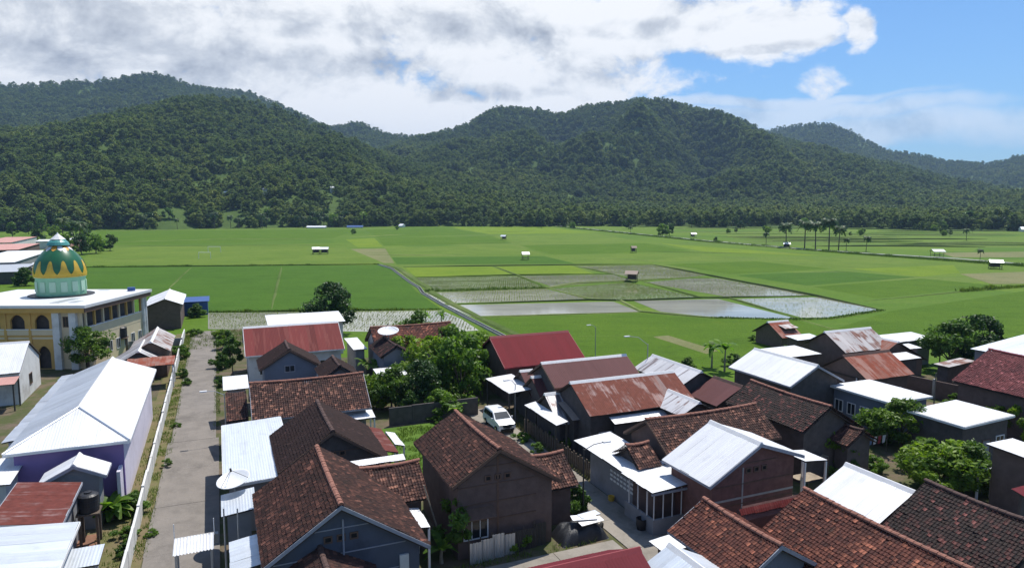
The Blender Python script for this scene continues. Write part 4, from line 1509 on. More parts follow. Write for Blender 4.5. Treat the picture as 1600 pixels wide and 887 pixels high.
H['dishhouse'] = gable('tiled house with grey gable and a round dish among the trees', (575, 509), (708, 505), 5.6, (600, 548), 0.6, mat='tile_red', wall='grey_wall', seed=24)
gable('grey gabled porch of the tiled house among the trees', (606, 524), (613, 541), 4.9, (592, 556), 0.62, mat='tile_dark', wall='blue_grey_wall', ridge='ridge_dark', seed=25, run2=2.0)
canopy('white sheet roof under the garden trees', [(588, 576), (632, 572), (633, 586), (586, 590)], [2.8, 2.8, 2.6, 2.6], wall='grey_wall', seed=26, cat='shed', name='shed')
canopy('pale sheet roof between the red roof and the trees', [(540, 527), (570, 528), (563, 546), (548, 547)], [3.4, 3.4, 3.2, 3.2], seed=27, wall='grey_wall', cat='shed', name='shed')

# ------------------------------------------------------------------ houses right of the lane
H['crimson'] = gable('house with plain crimson metal roof at the edge of the rice', (760, 525), (894, 520), 6.0, (840, 570), 0.56, style='metal', mat='crimson', wall='brown_wall', ridge='ridge_red', rake='ridge_red', seed=31)
canopy('white ledge roof under the crimson roof', [(778, 570), (835, 572), (838, 577), (778, 576)], [3.1, 3.1, 2.9, 2.9], seed=32, wall='white_wall', cat='ledge', name='ledge_roof', ext=(0, 0, -0.5, 0))
canopy('small pale roof left of the crimson house under the trees', [(735, 526), (757, 524), (757, 531), (742, 533)], [3.6, 3.6, 3.3, 3.3], seed=33, wall='grey_wall', cat='shed', name='shed')
H['mauve'] = gable('house with brownish mauve metal roof beside the crimson one', (842, 566), (982, 556), 5.8, (940, 598), 0.55, style='metal', mat='mauve', wall='dark_wall', seed=34, rake='trim_wood')
gable('first small brown gable over the white lane canopy', (812, 580), (832, 578), 4.2, (822, 597), 0.7, style='metal', mat='mauve', wall='dark_wall', seed=35)
gable('second small brown gable nearer the rusty roof', (829, 589), (856, 587), 4.4, (855, 613), 0.7, style='metal', mat='mauve', wall='dark_wall', seed=36)
canopy('white carport roof beside the parked car', [(760, 590), (806, 585), (836, 609), (790, 614)], [2.9, 3.1, 3.1, 2.9], posts=True, seed=37, cat='carport', name='carport', postmat='pole_dark')
H['rust'] = gable('house with long rusty patched metal roof and white ridge', (888, 597), (1055, 581), 5.6, (1000, 640), 0.56, style='metal', mat='rust', wall='dark_wall', seed=38)
canopy('tan weathered sheet roof at the left end of the rusty roof', [(875, 628), (901, 625), (916, 654), (891, 658)], [3.6, 3.6, 2.8, 2.8], mat='tan_sheet', wall='dark_wall', seed=39, cat='annex', name='annex')
gable('tiny grey gable between the rusty roof and the white canopy', (850, 616), (880, 613), 4.1, (868, 632), 0.7, style='metal', mat='zinc_streak', wall='dark_wall', seed=40)
canopy('long white canopy along the lane below the rusty house', [(818, 631), (838, 629), (890, 659), (868, 665)], [2.8, 3.0, 3.0, 2.8], posts=True, seed=41, cat='canopy', name='canopy', postmat='pole_dark')
gable('grey streaked metal roof behind the rusty roof', (1018, 555), (1098, 581), 5.4, (1032, 592), 0.5, style='metal', mat='zinc_streak', wall='dark_wall', seed=42, run2=2.6)
gable('plum brown metal roof right of the grey streaked roof', (1112, 589), (1165, 604), 4.9, (1112, 632), 0.5, style='metal', mat='mauve', wall='dark_wall', seed=43, ridge='ridge_dark', run2=1.5)
gable('small striped grey sheet roof over the end of the rusty roof', (1040, 610), (1098, 629), 4.6, (1040, 640), 0.5, style='metal', mat='zinc_streak', wall='dark_wall', seed=44, run2=1.4)
canopy('white patched strip roof between the rusty and the speckled roof', [(948, 654), (1026, 640), (1045, 646), (974, 666)], [3.4, 3.4, 3.1, 3.1], mat='zinc_white', seed=45, wall='dark_wall', cat='lean-to')
H['mid'] = gable('speckled tiled house behind the white L-shaped canopy', (1002, 652), (1188, 634), 5.4, (1120, 700), 0.62, mat='tile_speckle', wall='brown_wall', seed=46, rake='trim_wood')
H['dorm'] = gable('small tiled gable standing on the white L-shaped canopy', (977, 695), (1013, 690), 4.2, (1010, 731), 0.66, mat='tile_speckle', wall='dark_wall', seed=47)
canopy('white L-shaped canopy roof, its long arm along the lane', [(895, 686), (958, 676), (1040, 726), (975, 740)], [2.9, 3.15, 3.15, 2.9], seed=48, cat='canopy', name='canopy', wall='grey_wall', inset=0.9)
H['cant'] = canopy('white porch roof on thin white posts at the lane corner', [(968, 735), (1035, 727), (1104, 750), (1016, 771)], [2.9, 3.1, 3.1, 2.9], seed=49, cat='porch', name='porch')
H['white'] = gable('house with bright white gable roof and brick-brown gable wall', (1107, 659), (1193, 693), 6.0, (1056, 730), 0.55, style='metal', mat='zinc_white', wall='brick_wall', seed=50, run2=3.4, m2=0.35, rake='trim_grey')
canopy('white sheet at the right eave of the white gabled house', [(1240, 703), (1262, 700), (1281, 720), (1243, 725)], [3.6, 3.4, 3.4, 3.6], seed=51, posts=True, cat='canopy', name='canopy')
H['back'] = gable('dark brown tiled house behind the white gabled house', (1160, 596), (1314, 633), 5.6, (1205, 656), 0.6, mat='tile_dark', wall='dark_wall', seed=52, ridge='ridge_clay', run2=3.6)
gable('low tiled front gable in the shrubs below the dark tiled house', (1322, 660), (1345, 673), 4.0, (1290, 684), 0.62, mat='tile_brown', wall='dark_wall', seed=53, ridge='ridge_dark')
H['wg2'] = gable('broad white metal gable roof near the paddies', (1168, 546), (1290, 570), 5.6, (1200, 593), 0.5, style='metal', mat='zinc_white', wall='dark_wall', seed=54, run2=3.3, rake='trim_grey')
canopy('white flat roof behind the broad white gable', [(1187, 549), (1233, 537), (1278, 552), (1235, 560)], [3.6, 3.6, 3.4, 3.4], seed=55, wall='dark_wall', name='shed', cat='shed')
H['gr'] = gable('house with half zinc half rusty roof by the far plots', (1293, 520), (1355, 511), 5.4, (1362, 547), 0.6, style='metal', mat='zinc_old', wall='brown_wall', seed=56)
gable('small rusty gable right of the half zinc roof', (1377, 530), (1408, 534), 4.4, (1370, 545), 0.5, style='metal', mat='rust_red', wall='brown_wall', seed=57)
canopy('white roofs cluster behind the small rusty gable', [(1368, 522), (1440, 519), (1452, 530), (1390, 536)], [3.6, 3.6, 3.3, 3.3], seed=58, wall='grey_wall', name='shed', cat='shed')
canopy('white lean-to between the rusty gable and the leafy trees', [(1400, 536), (1436, 538), (1437, 545), (1408, 546)], [3.2, 3.2, 3.0, 3.0], seed=59, wall='grey_wall', name='shed', cat='shed')
H['rr'] = gable('house with orange-red rusty roof and brown gable', (1320, 557), (1385, 547), 5.2, (1390, 590), 0.6, style='metal', mat='rust_red', wall='brown_wall', seed=60, ridge='ridge_dark')
canopy('white roof right of the orange-red rusty roof', [(1388, 552), (1415, 551), (1436, 557), (1405, 566)], [3.3, 3.3, 3.0, 3.0], seed=61, wall='dark_wall', name='shed', cat='shed')
canopy('white strip leaning on the wall left of the rusty gable', [(1297, 574), (1303, 573), (1328, 593), (1320, 594)], [3.2, 3.4, 3.4, 3.2], seed=62, posts=True, cat='canopy', name='canopy')
H['long'] = canopy('long white flat-roofed building with blue-grey walls', [(1280, 606), (1325, 595), (1478, 613), (1420, 628)], [3.5, 3.5, 3.5, 3.5], seed=63, wall='blue_grey_wall', rim='trim_white', name='building', cat='building', mat='zinc_white')
H['dk'] = canopy('broad white metal roof over a dark open house', [(1430, 641), (1486, 624), (1588, 648), (1500, 669)], [3.5, 3.7, 3.7, 3.5], seed=64, wall='dark_wall', rim='trim_white', name='building', cat='building')
H['pink'] = gable('brown house with pinkish red tiled roof at the right edge', (1566, 543), (1700, 582), 6.4, (1504, 570), 0.5, mat='tile_maroon', wall='brown_wall', seed=65, run2=5.0, ridge='ridge_red')
canopy('long grey metal roof behind the pinkish tiled house', [(1546, 546), (1610, 514), (1680, 526), (1600, 566)], [5.2, 6.3, 6.3, 5.2], seed=66, wall='grey_wall', mat='zinc_grey', name='building', cat='building')
canopy('patched pale sheet lean-to left of the pinkish tiled house', [(1458, 571), (1490, 558), (1516, 561), (1503, 576)], [3.0, 3.3, 3.3, 3.0], seed=67, wall='dark_wall', mat='zinc_old', cat='lean-to')
canopy('tall brown block house with thin white roof at the right edge', [(1530, 694), (1578, 687), (1680, 715), (1640, 725)], [4.2, 4.2, 4.0, 4.0], seed=68, wall='brown_wall', name='house', cat='house')
canopy('small white sheet by the wall of the brown block house', [(1510, 702), (1526, 699), (1532, 703), (1512, 706)], [2.4, 2.4, 2.3, 2.3], seed=69, posts=True, name='canopy', cat='canopy')
canopy('small grey sheet over the yard next to the brown block house', [(1508, 722), (1528, 711), (1532, 735), (1510, 745)], [2.0, 2.2, 2.2, 2.0], seed=70, mat='zinc_grey', posts=True, name='canopy', cat='canopy')
canopy('little maroon sheet roof at the right edge below the brown block house', [(1583, 763), (1606, 757), (1620, 770), (1600, 778)], [2.8, 2.8, 2.6, 2.6], seed=72, mat='maroon', wall='dark_wall', name='shed', cat='shed')

# ------------------------------------------------------------------ roofs along the bottom edge
H['bw'] = gable('large dazzling white roof between the red and the dark tiled roofs', (1316, 726), (1436, 768), 5.2, (1320, 792), 0.5, style='metal', mat='zinc_white', wall='white_wall', seed=80, run2=2.0)
H['br'] = gable('large orange-red tiled roof in the right foreground', (1247, 766), (1560, 900), 5.4, (1170, 838), 0.60, mat='tile_red', wall='brick_wall', seed=81, ridge='ridge_clay', run2=3.8)
H['bl'] = gable('red-brown tiled roof with dark gable beside the maroon roof', (1100, 779), (1222, 852), 5.0, (1056, 838), 0.60, mat='tile_red', wall='blue_grey_wall', seed=82, ridge='ridge_clay', run2=2.2, rake='trim_grey')
canopy('flat red strip roof joining the two orange-red tiled roofs', [(1150, 800), (1245, 772), (1262, 780), (1170, 806)], [3.6, 3.6, 3.3, 3.3], seed=83, mat='red_paint', wall='brick_wall', cat='lean-to')
H['bd'] = gable('dark sooty tiled roof in the lower right corner', (1447, 751), (1640, 826), 5.8, (1380, 836), 0.62, mat='tile_dark', wall='brown_wall', seed=84, ridge='ridge_dark', run2=3.5)
H['bm'] = gable('deep maroon metal roof at the bottom edge', (790, 916), (990, 850), 4.7, -2.6, 0.5, style='metal', mat='maroon', wall='brown_wall', seed=85, ridge='ridge_red', axis='s')
canopy('small pinkish white sheet beside the maroon roof', [(1011, 847), (1040, 836), (1076, 854), (1046, 865)], [3.5, 3.6, 3.6, 3.5], seed=86, wall='brown_wall', cat='lean-to')
gable('pale bluish metal gable roof at the bottom edge', (1036, 853), (1120, 895), 4.6, (1000, 889), 0.5, style='metal', mat='zinc_blue', wall='white_wall', seed=87, run2=2.0)
for q in INFO:
    print(*q)


# ------------------------------------------------------------------ planes for hipped and odd roofs
def roof_plane(roof, pts, style, mat, r):
    """pts: planar corners, the first two are the eave"""
    pts = [Vector(p) for p in pts]
    U = (pts[1] - pts[0]).normalized()
    n = U.cross(pts[2] - pts[0]).normalized()
    V_ = n.cross(U)
    if V_.z < 0:
        V_ = -V_
    pl = Plane(pts[0], U, V_)
    poly = [((p - pts[0]).dot(U), (p - pts[0]).dot(V_)) for p in pts]
    slope(roof, pl, poly, style, mat, r)


# ------------------------------------------------------------------ the purple hall left of the road
hs0, hs1, ht0, ht1, hz, he = -12.9, -5.95, 50.4, 72.0, 6.0, 4.6
hc, hh_ = (hs0 + hs1) / 2, (hs1 - hs0) / 2
hall = house_root('hall', 'long purple hall with bright white hipped metal roof beside the road', 'hall', hc, ht0)
hr = empty('roof', (0, 0, 0), 0, hall)
Lh = ht1 - ht0
apex = Vector((0, 4.4, hz))
back = Vector((0, Lh, hz))
r_h = random.Random(90)
roof_plane(hr, [(hh_, 0, he), (hh_, Lh, he), back, apex], 'metal', 'zinc_white', r_h)
roof_plane(hr, [(-hh_, Lh, he), (-hh_, 0, he), apex, back], 'metal', 'zinc_grey', r_h)  # this slope's duller reflection is put into the colour by greyer sheets
roof_plane(hr, [(-hh_, 0, he), (hh_, 0, he), apex], 'metal', 'zinc_white', r_h)
ridge_cap(hr, apex + Vector((0, 0, 0.05)), back + Vector((0, 0, 0.05)), 'ridge_white', 'metal', 0.22)
for sx in (-1, 1):
    MB().tube([Vector((sx * hh_, 0, he + 0.06)), apex + Vector((0, 0, 0.06))], 0.07, 6).build('hip_cap', 'zinc_grey', hr)
barge(hr, (-hh_, 0, he + 0.03), (hh_, 0, he + 0.03), 'trim_white', out=(0, -1, 0), dp=0.18)
barge(hr, (hh_, 0, he + 0.03), (hh_, Lh, he + 0.03), 'trim_white', out=(1, 0, 0), dp=0.18)
i_ = 0.45
MB().prism([(-hh_ + i_, 0.5, 0), (hh_ - i_, 0.5, 0), (hh_ - i_, 0.5, he - 0.02), (-hh_ + i_, 0.5, he - 0.02)], (0, 0.2, 0)).build('front_wall', 'purple_wall', hall)
MB().box(-hh_ + i_, 0.703, 0, hh_ - i_, Lh - 0.4, he - 0.03).build('side_wall', 'lilac_wall', hall)  # sunlit side: its light is put into a paler colour than the front
MB().box(hh_ - 0.75, -0.9, 0, hh_ - 0.55, 0.45, 2.9).build('pilaster', 'lilac_wall', hall)
canopy('grey sheet lean-to along the far side of the purple hall', [(100, 588), (112, 584), (30, 690), (0, 690)], [4.2, 4.3, 4.3, 4.2], mat='zinc_grey', wall='lilac_wall', seed=91, cat='lean-to')
H['wl'] = gable('white-walled house with white roof at the left edge below the mosque', (-60, 541), (46, 534), 5.6, (10, 584), 0.5, style='metal', mat='zinc_white', wall='white_wall', seed=92, inset=0.3, gin=0.15)
canopy('faded pink porch roof of the white-walled house at the left edge', [(-50, 594), (28, 588), (25, 600), (-50, 606)], [3.0, 3.0, 2.7, 2.7], mat='pink_sheet', posts=True, seed=93, cat='porch', name='porch', postmat='pole_dark')
H['smallw'] = gable('small white gable hut in front of the purple hall', (126, 709), (113, 728), 4.3, (166, 741), 0.5, style='metal', mat='zinc_white', wall='grey_wall', seed=94, run2=1.9, rake='trim_grey')
canopy('white roof touching the left end of the purple hall', [(-40, 712), (40, 722), (20, 748), (-60, 770)], [3.9, 3.7, 3.5, 3.7], seed=95, wall='white_wall', name='shed', cat='shed')
canopy('little white roof between the hall and the rusty roof', [(40, 719), (82, 717), (74, 735), (36, 737)], [3.3, 3.3, 3.1, 3.1], seed=96, wall='dark_wall', name='shed', cat='shed')
canopy('dark rusty red sheet roof at the left edge', [(20, 751), (122, 758), (98, 823), (-6, 815)], [3.9, 3.4, 3.4, 3.9], mat='rust_dark', wall='grey_wall', seed=97, name='shed', cat='shed', rim='trim_grey')
canopy('large pale roof in the lower left corner', [(-40, 816), (122, 828), (88, 890), (-60, 905)], [4.0, 3.6, 3.6, 4.0], mat='zinc_blue', wall='white_wall', seed=98, name='house', cat='house', rim='trim_white')
canopy('small pale flat roof next to the round grey sheet', [(106, 855), (163, 854), (152, 888), (84, 888)], [2.6, 2.6, 2.5, 2.5], mat='zinc_blue', wall='concrete', seed=99, name='shed', cat='shed')
# sheds by the mosque
gable('patched zinc gable shed between mosque and wall', (222, 513), (262, 533), 4.3, (212, 530), 0.6, style='metal', mat='zinc_old', wall='wood_wall', seed=101, run2=2.0)
gable('lower patched zinc shed with dark open front by the mosque', (203, 533), (240, 548), 3.7, (188, 548), 0.6, style='metal', mat='zinc_streak', wall='dark_wall', seed=102, run2=1.8)
canopy('rust striped sheet roof behind the far end of the hall', [(199, 559), (273, 557), (272, 571), (197, 573)], [3.0, 3.0, 2.6, 2.6], mat='rust_red', posts=True, seed=103, name='shed', cat='shed')
gable('white roofed house behind the mosque at the rice field', (242, 453), (283, 466), 5.0, (232, 468), 0.4, style='metal', mat='zinc_white', wall='brown_wall', seed=104, run2=2.6)
canopy('blue sheet shed at the edge of the rice field', [(285, 464), (328, 463), (326, 471), (284, 472)], [2.8, 2.8, 2.5, 2.5], mat='blue_paint', style='flat', wall='blue_paint', seed=105, name='shed', cat='shed')

# ------------------------------------------------------------------ mosque
mq = tag(empty('mosque', (-61.0, 90.2, 0), R_(1.0)), 'cream and ochre mosque with green and gold onion dome', 'mosque')
hx, hy, zt = 9.5, 8.1, 8.0
MB().box(-hx, -hy, zt - 0.35, hx, hy, zt).build('roof_slab', 'zinc_white', mq)
MB().box(-hx + 0.25, -hy + 0.25, zt - 0.95, hx - 0.25, hy - 0.25, zt - 0.352).build('cornice', 'ochre_wall', mq)
MB().box(hx - 0.24, -hy + 0.2, zt - 0.9, hx - 0.1, hy - 0.2, zt - 0.353).build('fascia_board', 'trim_wood', mq)
MB().box(-hx + 1.7, -hy + 1.7, 0, hx - 1.7, hy - 1.7, zt - 0.953).build('inner_wall', 'dark_wall', mq)
MB().box(-hx + 0.8, -hy + 0.8, 3.75, hx - 0.8, hy - 0.8, 4.0).build('floor_slab', 'cream_wall', mq)


def arch_panel(x0, x1, z0, z1, o0, o1, oz0, spring, top, y, th, mat, name='arch_panel'):
    """wall bay with a pointed-arch opening"""
    m = MB()
    m.box(x0, y, z0, o0, y + th, z1)
    m.box(o1, y, z0, x1, y + th, z1)
    m.box(o0, y, z0, o1, y + th, oz0)
    xm = (o0 + o1) / 2
    n = 10
    pts = []
    for k in range(n + 1):
        a = k / n
        x = o0 + (o1 - o0) * a
        e = abs(a - 0.5) * 2
        pts.append((x, spring + (top - spring) * (1 - e ** 1.8) ** 0.75))
    for (xa, za), (xb, zb) in zip(pts[:-1], pts[1:]):
        m.add([(xa, y, za), (xb, y, zb), (xb, y, z1), (xa, y, z1), (xa, y + th, za), (xb, y + th, zb), (xb, y + th, z1), (xa, y + th, z1)],
              [(0, 1, 2, 3), (0, 4, 5, 1), (5, 4, 7, 6)])
    return m.build(name, mat, mq)


yw = -hy + 0.8
xr = hx - 0.8
bay = 2.95
xb = xr - 3.45
for k in range(5):
    x1_, x0_ = xb - k * bay, xb - (k + 1) * bay
    arch_panel(x0_, x1_, 4.0, zt - 0.953, x0_ + 0.62, x1_ - 0.62, 4.95, 6.0, 6.75, yw, 0.3, 'ochre_wall')
    MB().box(x0_ + 0.1, yw - 0.06, 4.25, x1_ - 0.1, yw - 0.003, 4.9).build('parapet', 'cream_wall', mq)
    MB().box(x0_ + 0.1, yw - 0.12, 4.9, x1_ - 0.1, yw - 0.003, 5.0).build('sill', 'trim_white', mq)
    MB().box(x0_ - 0.16, yw - 0.1, 0, x0_ + 0.16, yw - 0.003, zt - 0.955).build('pilaster', 'ochre_wall', mq)
    arch_panel(x0_, x1_, 0, 3.748, x0_ + 0.7, x1_ - 0.7, 0.05, 2.0, 2.9, yw, 0.3, 'ochre_wall')
for x in (xb + 0.35, xb + 2.35):
    MB().box(x - 0.42, yw - 0.35, 0, x + 0.42, yw + 0.4, zt - 0.955).build('column', 'white_wall', mq)
MB().box(xb + 0.003, yw + 0.1, 0, xr - 0.2, yw + 0.35, zt - 0.955).build('front_wall', 'cream_wall', mq)
for z_ in (5.2, 2.2):
    window(mq, xb + 1.0, xb + 1.7, z_, z_ + 1.3, yw + 0.1, 'n', 'trim_wood')
# loggia on the right side
ny = 7
ys0, ys1 = yw + 0.8, hy - 1.6
MB().box(xr - 0.3, ys0, 4.003, xr, ys1, 5.0).build('parapet', 'cream_wall', mq)
MB().box(xr - 0.36, ys0, 5.0, xr + 0.06, ys1, 5.1).build('handrail', 'trim_white', mq)
MB().box(xr - 0.3, ys0, 0, xr - 0.02, ys1, 3.748).build('side_wall', 'cream_wall', mq)
for k in range(ny + 1):
    y = ys0 + (ys1 - ys0) * k / ny
    MB().box(xr - 0.28, y - 0.13, 5.1, xr - 0.03, y + 0.13, zt - 0.955).build('column', 'ochre_wall' if k % 2 else 'cream_wall', mq)
    if 0 < k:
        window(mq, y - 1.25, y - 0.35, 1.1, 2.5, xr - 0.02, 'r', 'trim_white')
for y in (hy - 1.35, hy - 0.75):
    MB().lathe([(0.27, 0), (0.27, zt - 0.956)], 12, (xr + 0.05, y)).build('column', 'white_wall', mq)
MB().box(xr - 0.3, hy - 1.1, 0, xr - 0.1, hy - 0.8, zt - 0.957).build('corner_wall', 'cream_wall', mq)
# drum and dome
plain('drum_green', (0.27, 0.53, 0.34), 0.6, 0.06, 1.0)
plain('drum_pale', (0.42, 0.62, 0.46), 0.6, 0.06, 1.0)
plain('dome_green', (0.020, 0.125, 0.050), 0.28, 0.15, 1.5, spec=0.6)
plain('dome_gold', (0.62, 0.40, 0.045), 0.35, 0.12, 2.0, spec=0.5)
plain('dome_orange', (0.72, 0.33, 0.04), 0.35, 0.12, 2.0, spec=0.5)
plain('dome_teal', (0.08, 0.30, 0.27), 0.35, 0.1, 2.0, spec=0.5)
dc = (0.55, 2.0)
dome = empty('dome', (dc[0], dc[1], zt), 0, mq)
dome.scale = (0.87, 0.87, 0.90)
MB().lathe([(4.4, 0.003), (4.4, 0.14), (3.4, 0.14)], 40).build('base_ring', 'tank_black', dome)
MB().lathe([(3.3, 0.14), (3.3, 2.7), (3.42, 2.72), (3.42, 2.9), (0.1, 2.9)], 40).build('drum', 'drum_green', dome)
MB().lathe([(3.46, 2.82), (3.5, 2.86), (3.5, 2.98), (3.3, 3.0)], 40).build('gold_band', 'dome_gold', dome)
for k in range(14):
    a = 2 * math.pi * k / 14
    m = MB()
    pts = []
    for da in (-0.13, 0.13):
        for z_ in (0.7, 2.2):
            pts.append((3.34 * math.cos(a + da), 3.34 * math.sin(a + da), z_))
    m.add(pts, [(0, 2, 3, 1)])
    m.prism([pts[0], pts[2], pts[3], pts[1]], (0.05 * math.cos(a), 0.05 * math.sin(a), 0)).build('drum_panel', 'drum_pale', dome)


def dome_r(q):                      # q 0 at the springing, 1 at the top
    return 3.48 * (math.cos(q * math.pi / 2) ** 0.72) * (1 + 0.06 * math.sin(q * math.pi))


DH = 5.0
prof = [(dome_r(q), 3.0 + DH * q) for q in [i / 22 for i in range(22)]] + [(0.25, 3.0 + DH)]
MB().lathe(prof, 48).build('dome_shell', 'dome_green', dome, smooth=True)


def petal(a0, wid, zfun0, zfun1, mat, name):
    vs, fs = [], []
    nc, nr = 16, 10
    for i in range(nc + 1):
        x = i / nc * 2 - 1
        q0, q1 = zfun0(x), zfun1(x)
        for j in range(nr + 1):
            q = q0 + (q1 - q0) * j / nr
            rr = dome_r(q) + 0.035
            a = a0 + x * wid
            vs.append((rr * math.cos(a), rr * math.sin(a), 3.0 + DH * q))
    for i in range(nc):
        for j in range(nr):
            b = i * (nr + 1) + j
            fs.append((b, b + nr + 1, b + nr + 2, b + 1))
    o = link(name, mesh_data(name, vs, fs, mat, smooth=True), dome)
    return o


NP = 12
for k in range(NP):
    a = 2 * math.pi * (k + 0.35) / NP

    def top(x):
        e = abs(x)
        if e < 0.42:
            return 0.24 + 0.21 * math.sqrt(max(0, 1 - (e / 0.42) ** 2)) * (1 + 0.0 * e)
        return 0.06 + 0.18 * max(0.0, (1 - (e - 0.42) / 0.58)) ** 1.6
    petal(a, math.pi / NP * 0.995, lambda x: 0.0, top, 'dome_gold', 'gold_petal')
    petal(a, math.pi / NP * 0.9, lambda x: 0.78 - 0.06 * (1 - abs(x)), lambda x: 0.875, 'dome_orange' if k % 2 else 'ridge_white', 'crown_petal')
MB().lathe([(1.55, 3.0 + DH * 0.885), (1.35, 7.85), (1.1, 8.1), (0.9, 8.3)], 24).build('neck', 'dome_teal', dome)
MB().lathe([(1.05, 8.28), (0.95, 8.36), (0.5, 8.75), (0.16, 9.05), (0.05, 9.3)], 8).build('finial', 'ridge_white', dome)
for p0, p1 in (((4.0, -6.0), (5.2, -1.6)), ((6.0, -5.6), (7.0, -4.0)), ((2.5, 6.8), (4.0, 7.4))):
    MB().box(p0[0], p0[1], zt + 0.004, p1[0], p1[1], zt + 0.03).build('roof_patch', 'zinc_grey', mq)  # front two grey sheets stand in for the dome's cast shadow
MB().tube([(7.6, 6.2, zt), (7.6, 6.2, zt + 0.5)], 0.5, 14).build('roof_tank', 'blue_paint', mq)

# ------------------------------------------------------------------ boundary wall along the road, in plastered bays
bw = tag(empty('boundary_wall', W(-5.35, 0), GA), 'low whitewashed wall running along the left of the concrete road', 'wall')
t_ = 35.0
k = 0
while t_ < 114:
    ln = 3.1
    hgt = 1.3 + 0.12 * math.sin(k * 1.7) * (0.4 if k % 5 else 1.2)
    MB().box(-0.07, t_ + 0.13, 0, 0.07, t_ + ln - 0.13, hgt).build('panel', 'white_wall', bw)
    MB().box(-0.085, t_ - 0.128, 0, 0.085, t_ + 0.128, hgt + 0.02).build('post', 'white_wall', bw)
    t_ += ln
    k += 1
wb = tag(empty('boundary_wall', W(-9.5, 106), GA), 'grey wall across the far end of the road beside the sheds', 'wall')
for k in range(4):
    MB().box(-4.5 + k * 2.2, -0.08, 0, -4.5 + k * 2.2 + 2.17, 0.08, 1.5).build('panel', 'grey_wall', wb)
gw = tag(empty('garden_wall', W(18.2, 60.6), GA), 'dark garden wall below the big leafy trees', 'wall')
for k in range(4):
    MB().box(-4.6 + k * 2.15, -0.09, 0, -4.6 + k * 2.15 + 2.12, 0.09, 1.7 + 0.05 * (k % 2)).build('panel', 'dark_wall', gw)
rw = tag(empty('boundary_wall', W(60, 45), GA + R_(-20)), 'brownish block wall in front of the pinkish tiled house', 'wall')
a0_, b0_ = P(1415, 612, 0), P(1660, 668, 0)
rw.location = a0_
dv_ = (b0_ - a0_)
rw.rotation_euler = (0, 0, math.atan2(dv_.y, dv_.x))
n_ = int(dv_.length / 3)
for k in range(n_):
    MB().box(k * 3.0, -0.08, 0, k * 3.0 + 2.75, 0.08, 1.9).build('panel', 'brown_wall', rw)
    MB().box(k * 3.0 - 0.247, -0.13, 0, k * 3.0 - 0.003, 0.13, 2.05).build('post', 'concrete', rw)

# corrugated sheet fence of the corner garden
fs_ = tag(empty('sheet_fence', W(0, 0), GA), 'blue-grey corrugated sheet fence of the corner garden', 'fence')
pA, pB = ST(735, 884, 0), ST(852, 850, 0)
rf_ = random.Random(8)
nfen = 7
for k in range(nfen):
    s0 = pA[0] + (pB[0] - pA[0]) * k / nfen
    s1 = pA[0] + (pB[0] - pA[0]) * (k + 1) / nfen
    t0 = pA[1] + (pB[1] - pA[1]) * (k + 0.5) / nfen
    hgt = 1.35 + rf_.uniform(-0.12, 0.12)
    m = MB()
    nn = 16
    vs = []
    for i in range(nn + 1):
        x = s0 + (s1 - s0 + 0.03) * i / nn
        y = t0 + 0.03 * math.sin(i * 1.57) + rf_.uniform(-0.01, 0.01)
        vs += [(x, y, 0.02), (x, y, hgt)]
    m.add(vs, [(2 * i, 2 * i + 2, 2 * i + 3, 2 * i + 1) for i in range(nn)])
    m.build('metal_sheet', 'zinc_grey' if k < 4 else 'pole_dark', fs_)
    MB().tube([(s0, t0 + 0.1, 0), (s0, t0 + 0.1, hgt + 0.15)], 0.04, 6).build('post', 'bark', fs_)
pile = tag(empty('tarp_pile', P(905, 838, 0), GA), 'black tarpaulin heap with sheets at the corner of the lane', 'tarpaulin')
rp = np.random.default_rng(5)
vs, fs = [], []
nn = 22
for i in range(nn + 1):
    for j in range(nn + 1):
        x, y = (i / nn - 0.5) * 3.2, (j / nn - 0.5) * 2.0
        e = max(0, 1 - (x / 1.6) ** 4) * max(0, 1 - (y / 1.0) ** 4)
        z = 0.02 + e * (0.95 + 0.35 * mnoise.noise(Vector((x * 1.4, y * 1.4, 3))) + 0.12 * mnoise.noise(Vector((x * 5, y * 5, 1))))
        vs.append((x, y, z))
for i in range(nn):
    for j in range(nn):
        b = i * (nn + 1) + j
        fs.append((b, b + nn + 1, b + nn + 2, b + 1))
link('cover', mesh_data('cover', vs, fs, 'tarp_black', smooth=True), pile)
for k, (x, y, z, a) in enumerate([(0.5, -0.5, 1.1, 0.1), (0.2, -0.2, 1.25, -0.15), (0.7, 0.1, 1.22, 0.3)]):
    o = MB().box(-0.8, -0.25, 0, 0.8, 0.25, 0.05).build('board', 'zinc_grey', pile)
    o.location = (x, y, z)
    o.rotation_euler = (0.15, 0.05 * k, a)
for p_, lab in (((936, 834), 'old black tyre leaning at the lane corner'),):
    ty = tag(empty('tyre', P(*p_, 0), GA), lab, 'tyre')
    vs, fs = [], []
    for i in range(24):
        for j in range(8):
            a, b = 2 * math.pi * i / 24, 2 * math.pi * j / 8
            rr = 0.30 + 0.10 * math.cos(b)
            vs.append((rr * math.cos(a), 0.11 * math.sin(b), rr * math.sin(a) + 0.40))
            fs.append((i * 8 + j, ((i + 1) % 24) * 8 + j, ((i + 1) % 24) * 8 + (j + 1) % 8, i * 8 + (j + 1) % 8))
    o = link('tread', mesh_data('tread', vs, fs, 'rubber', smooth=True), ty)
    o.rotation_euler = (0.2, 0, 0.8)

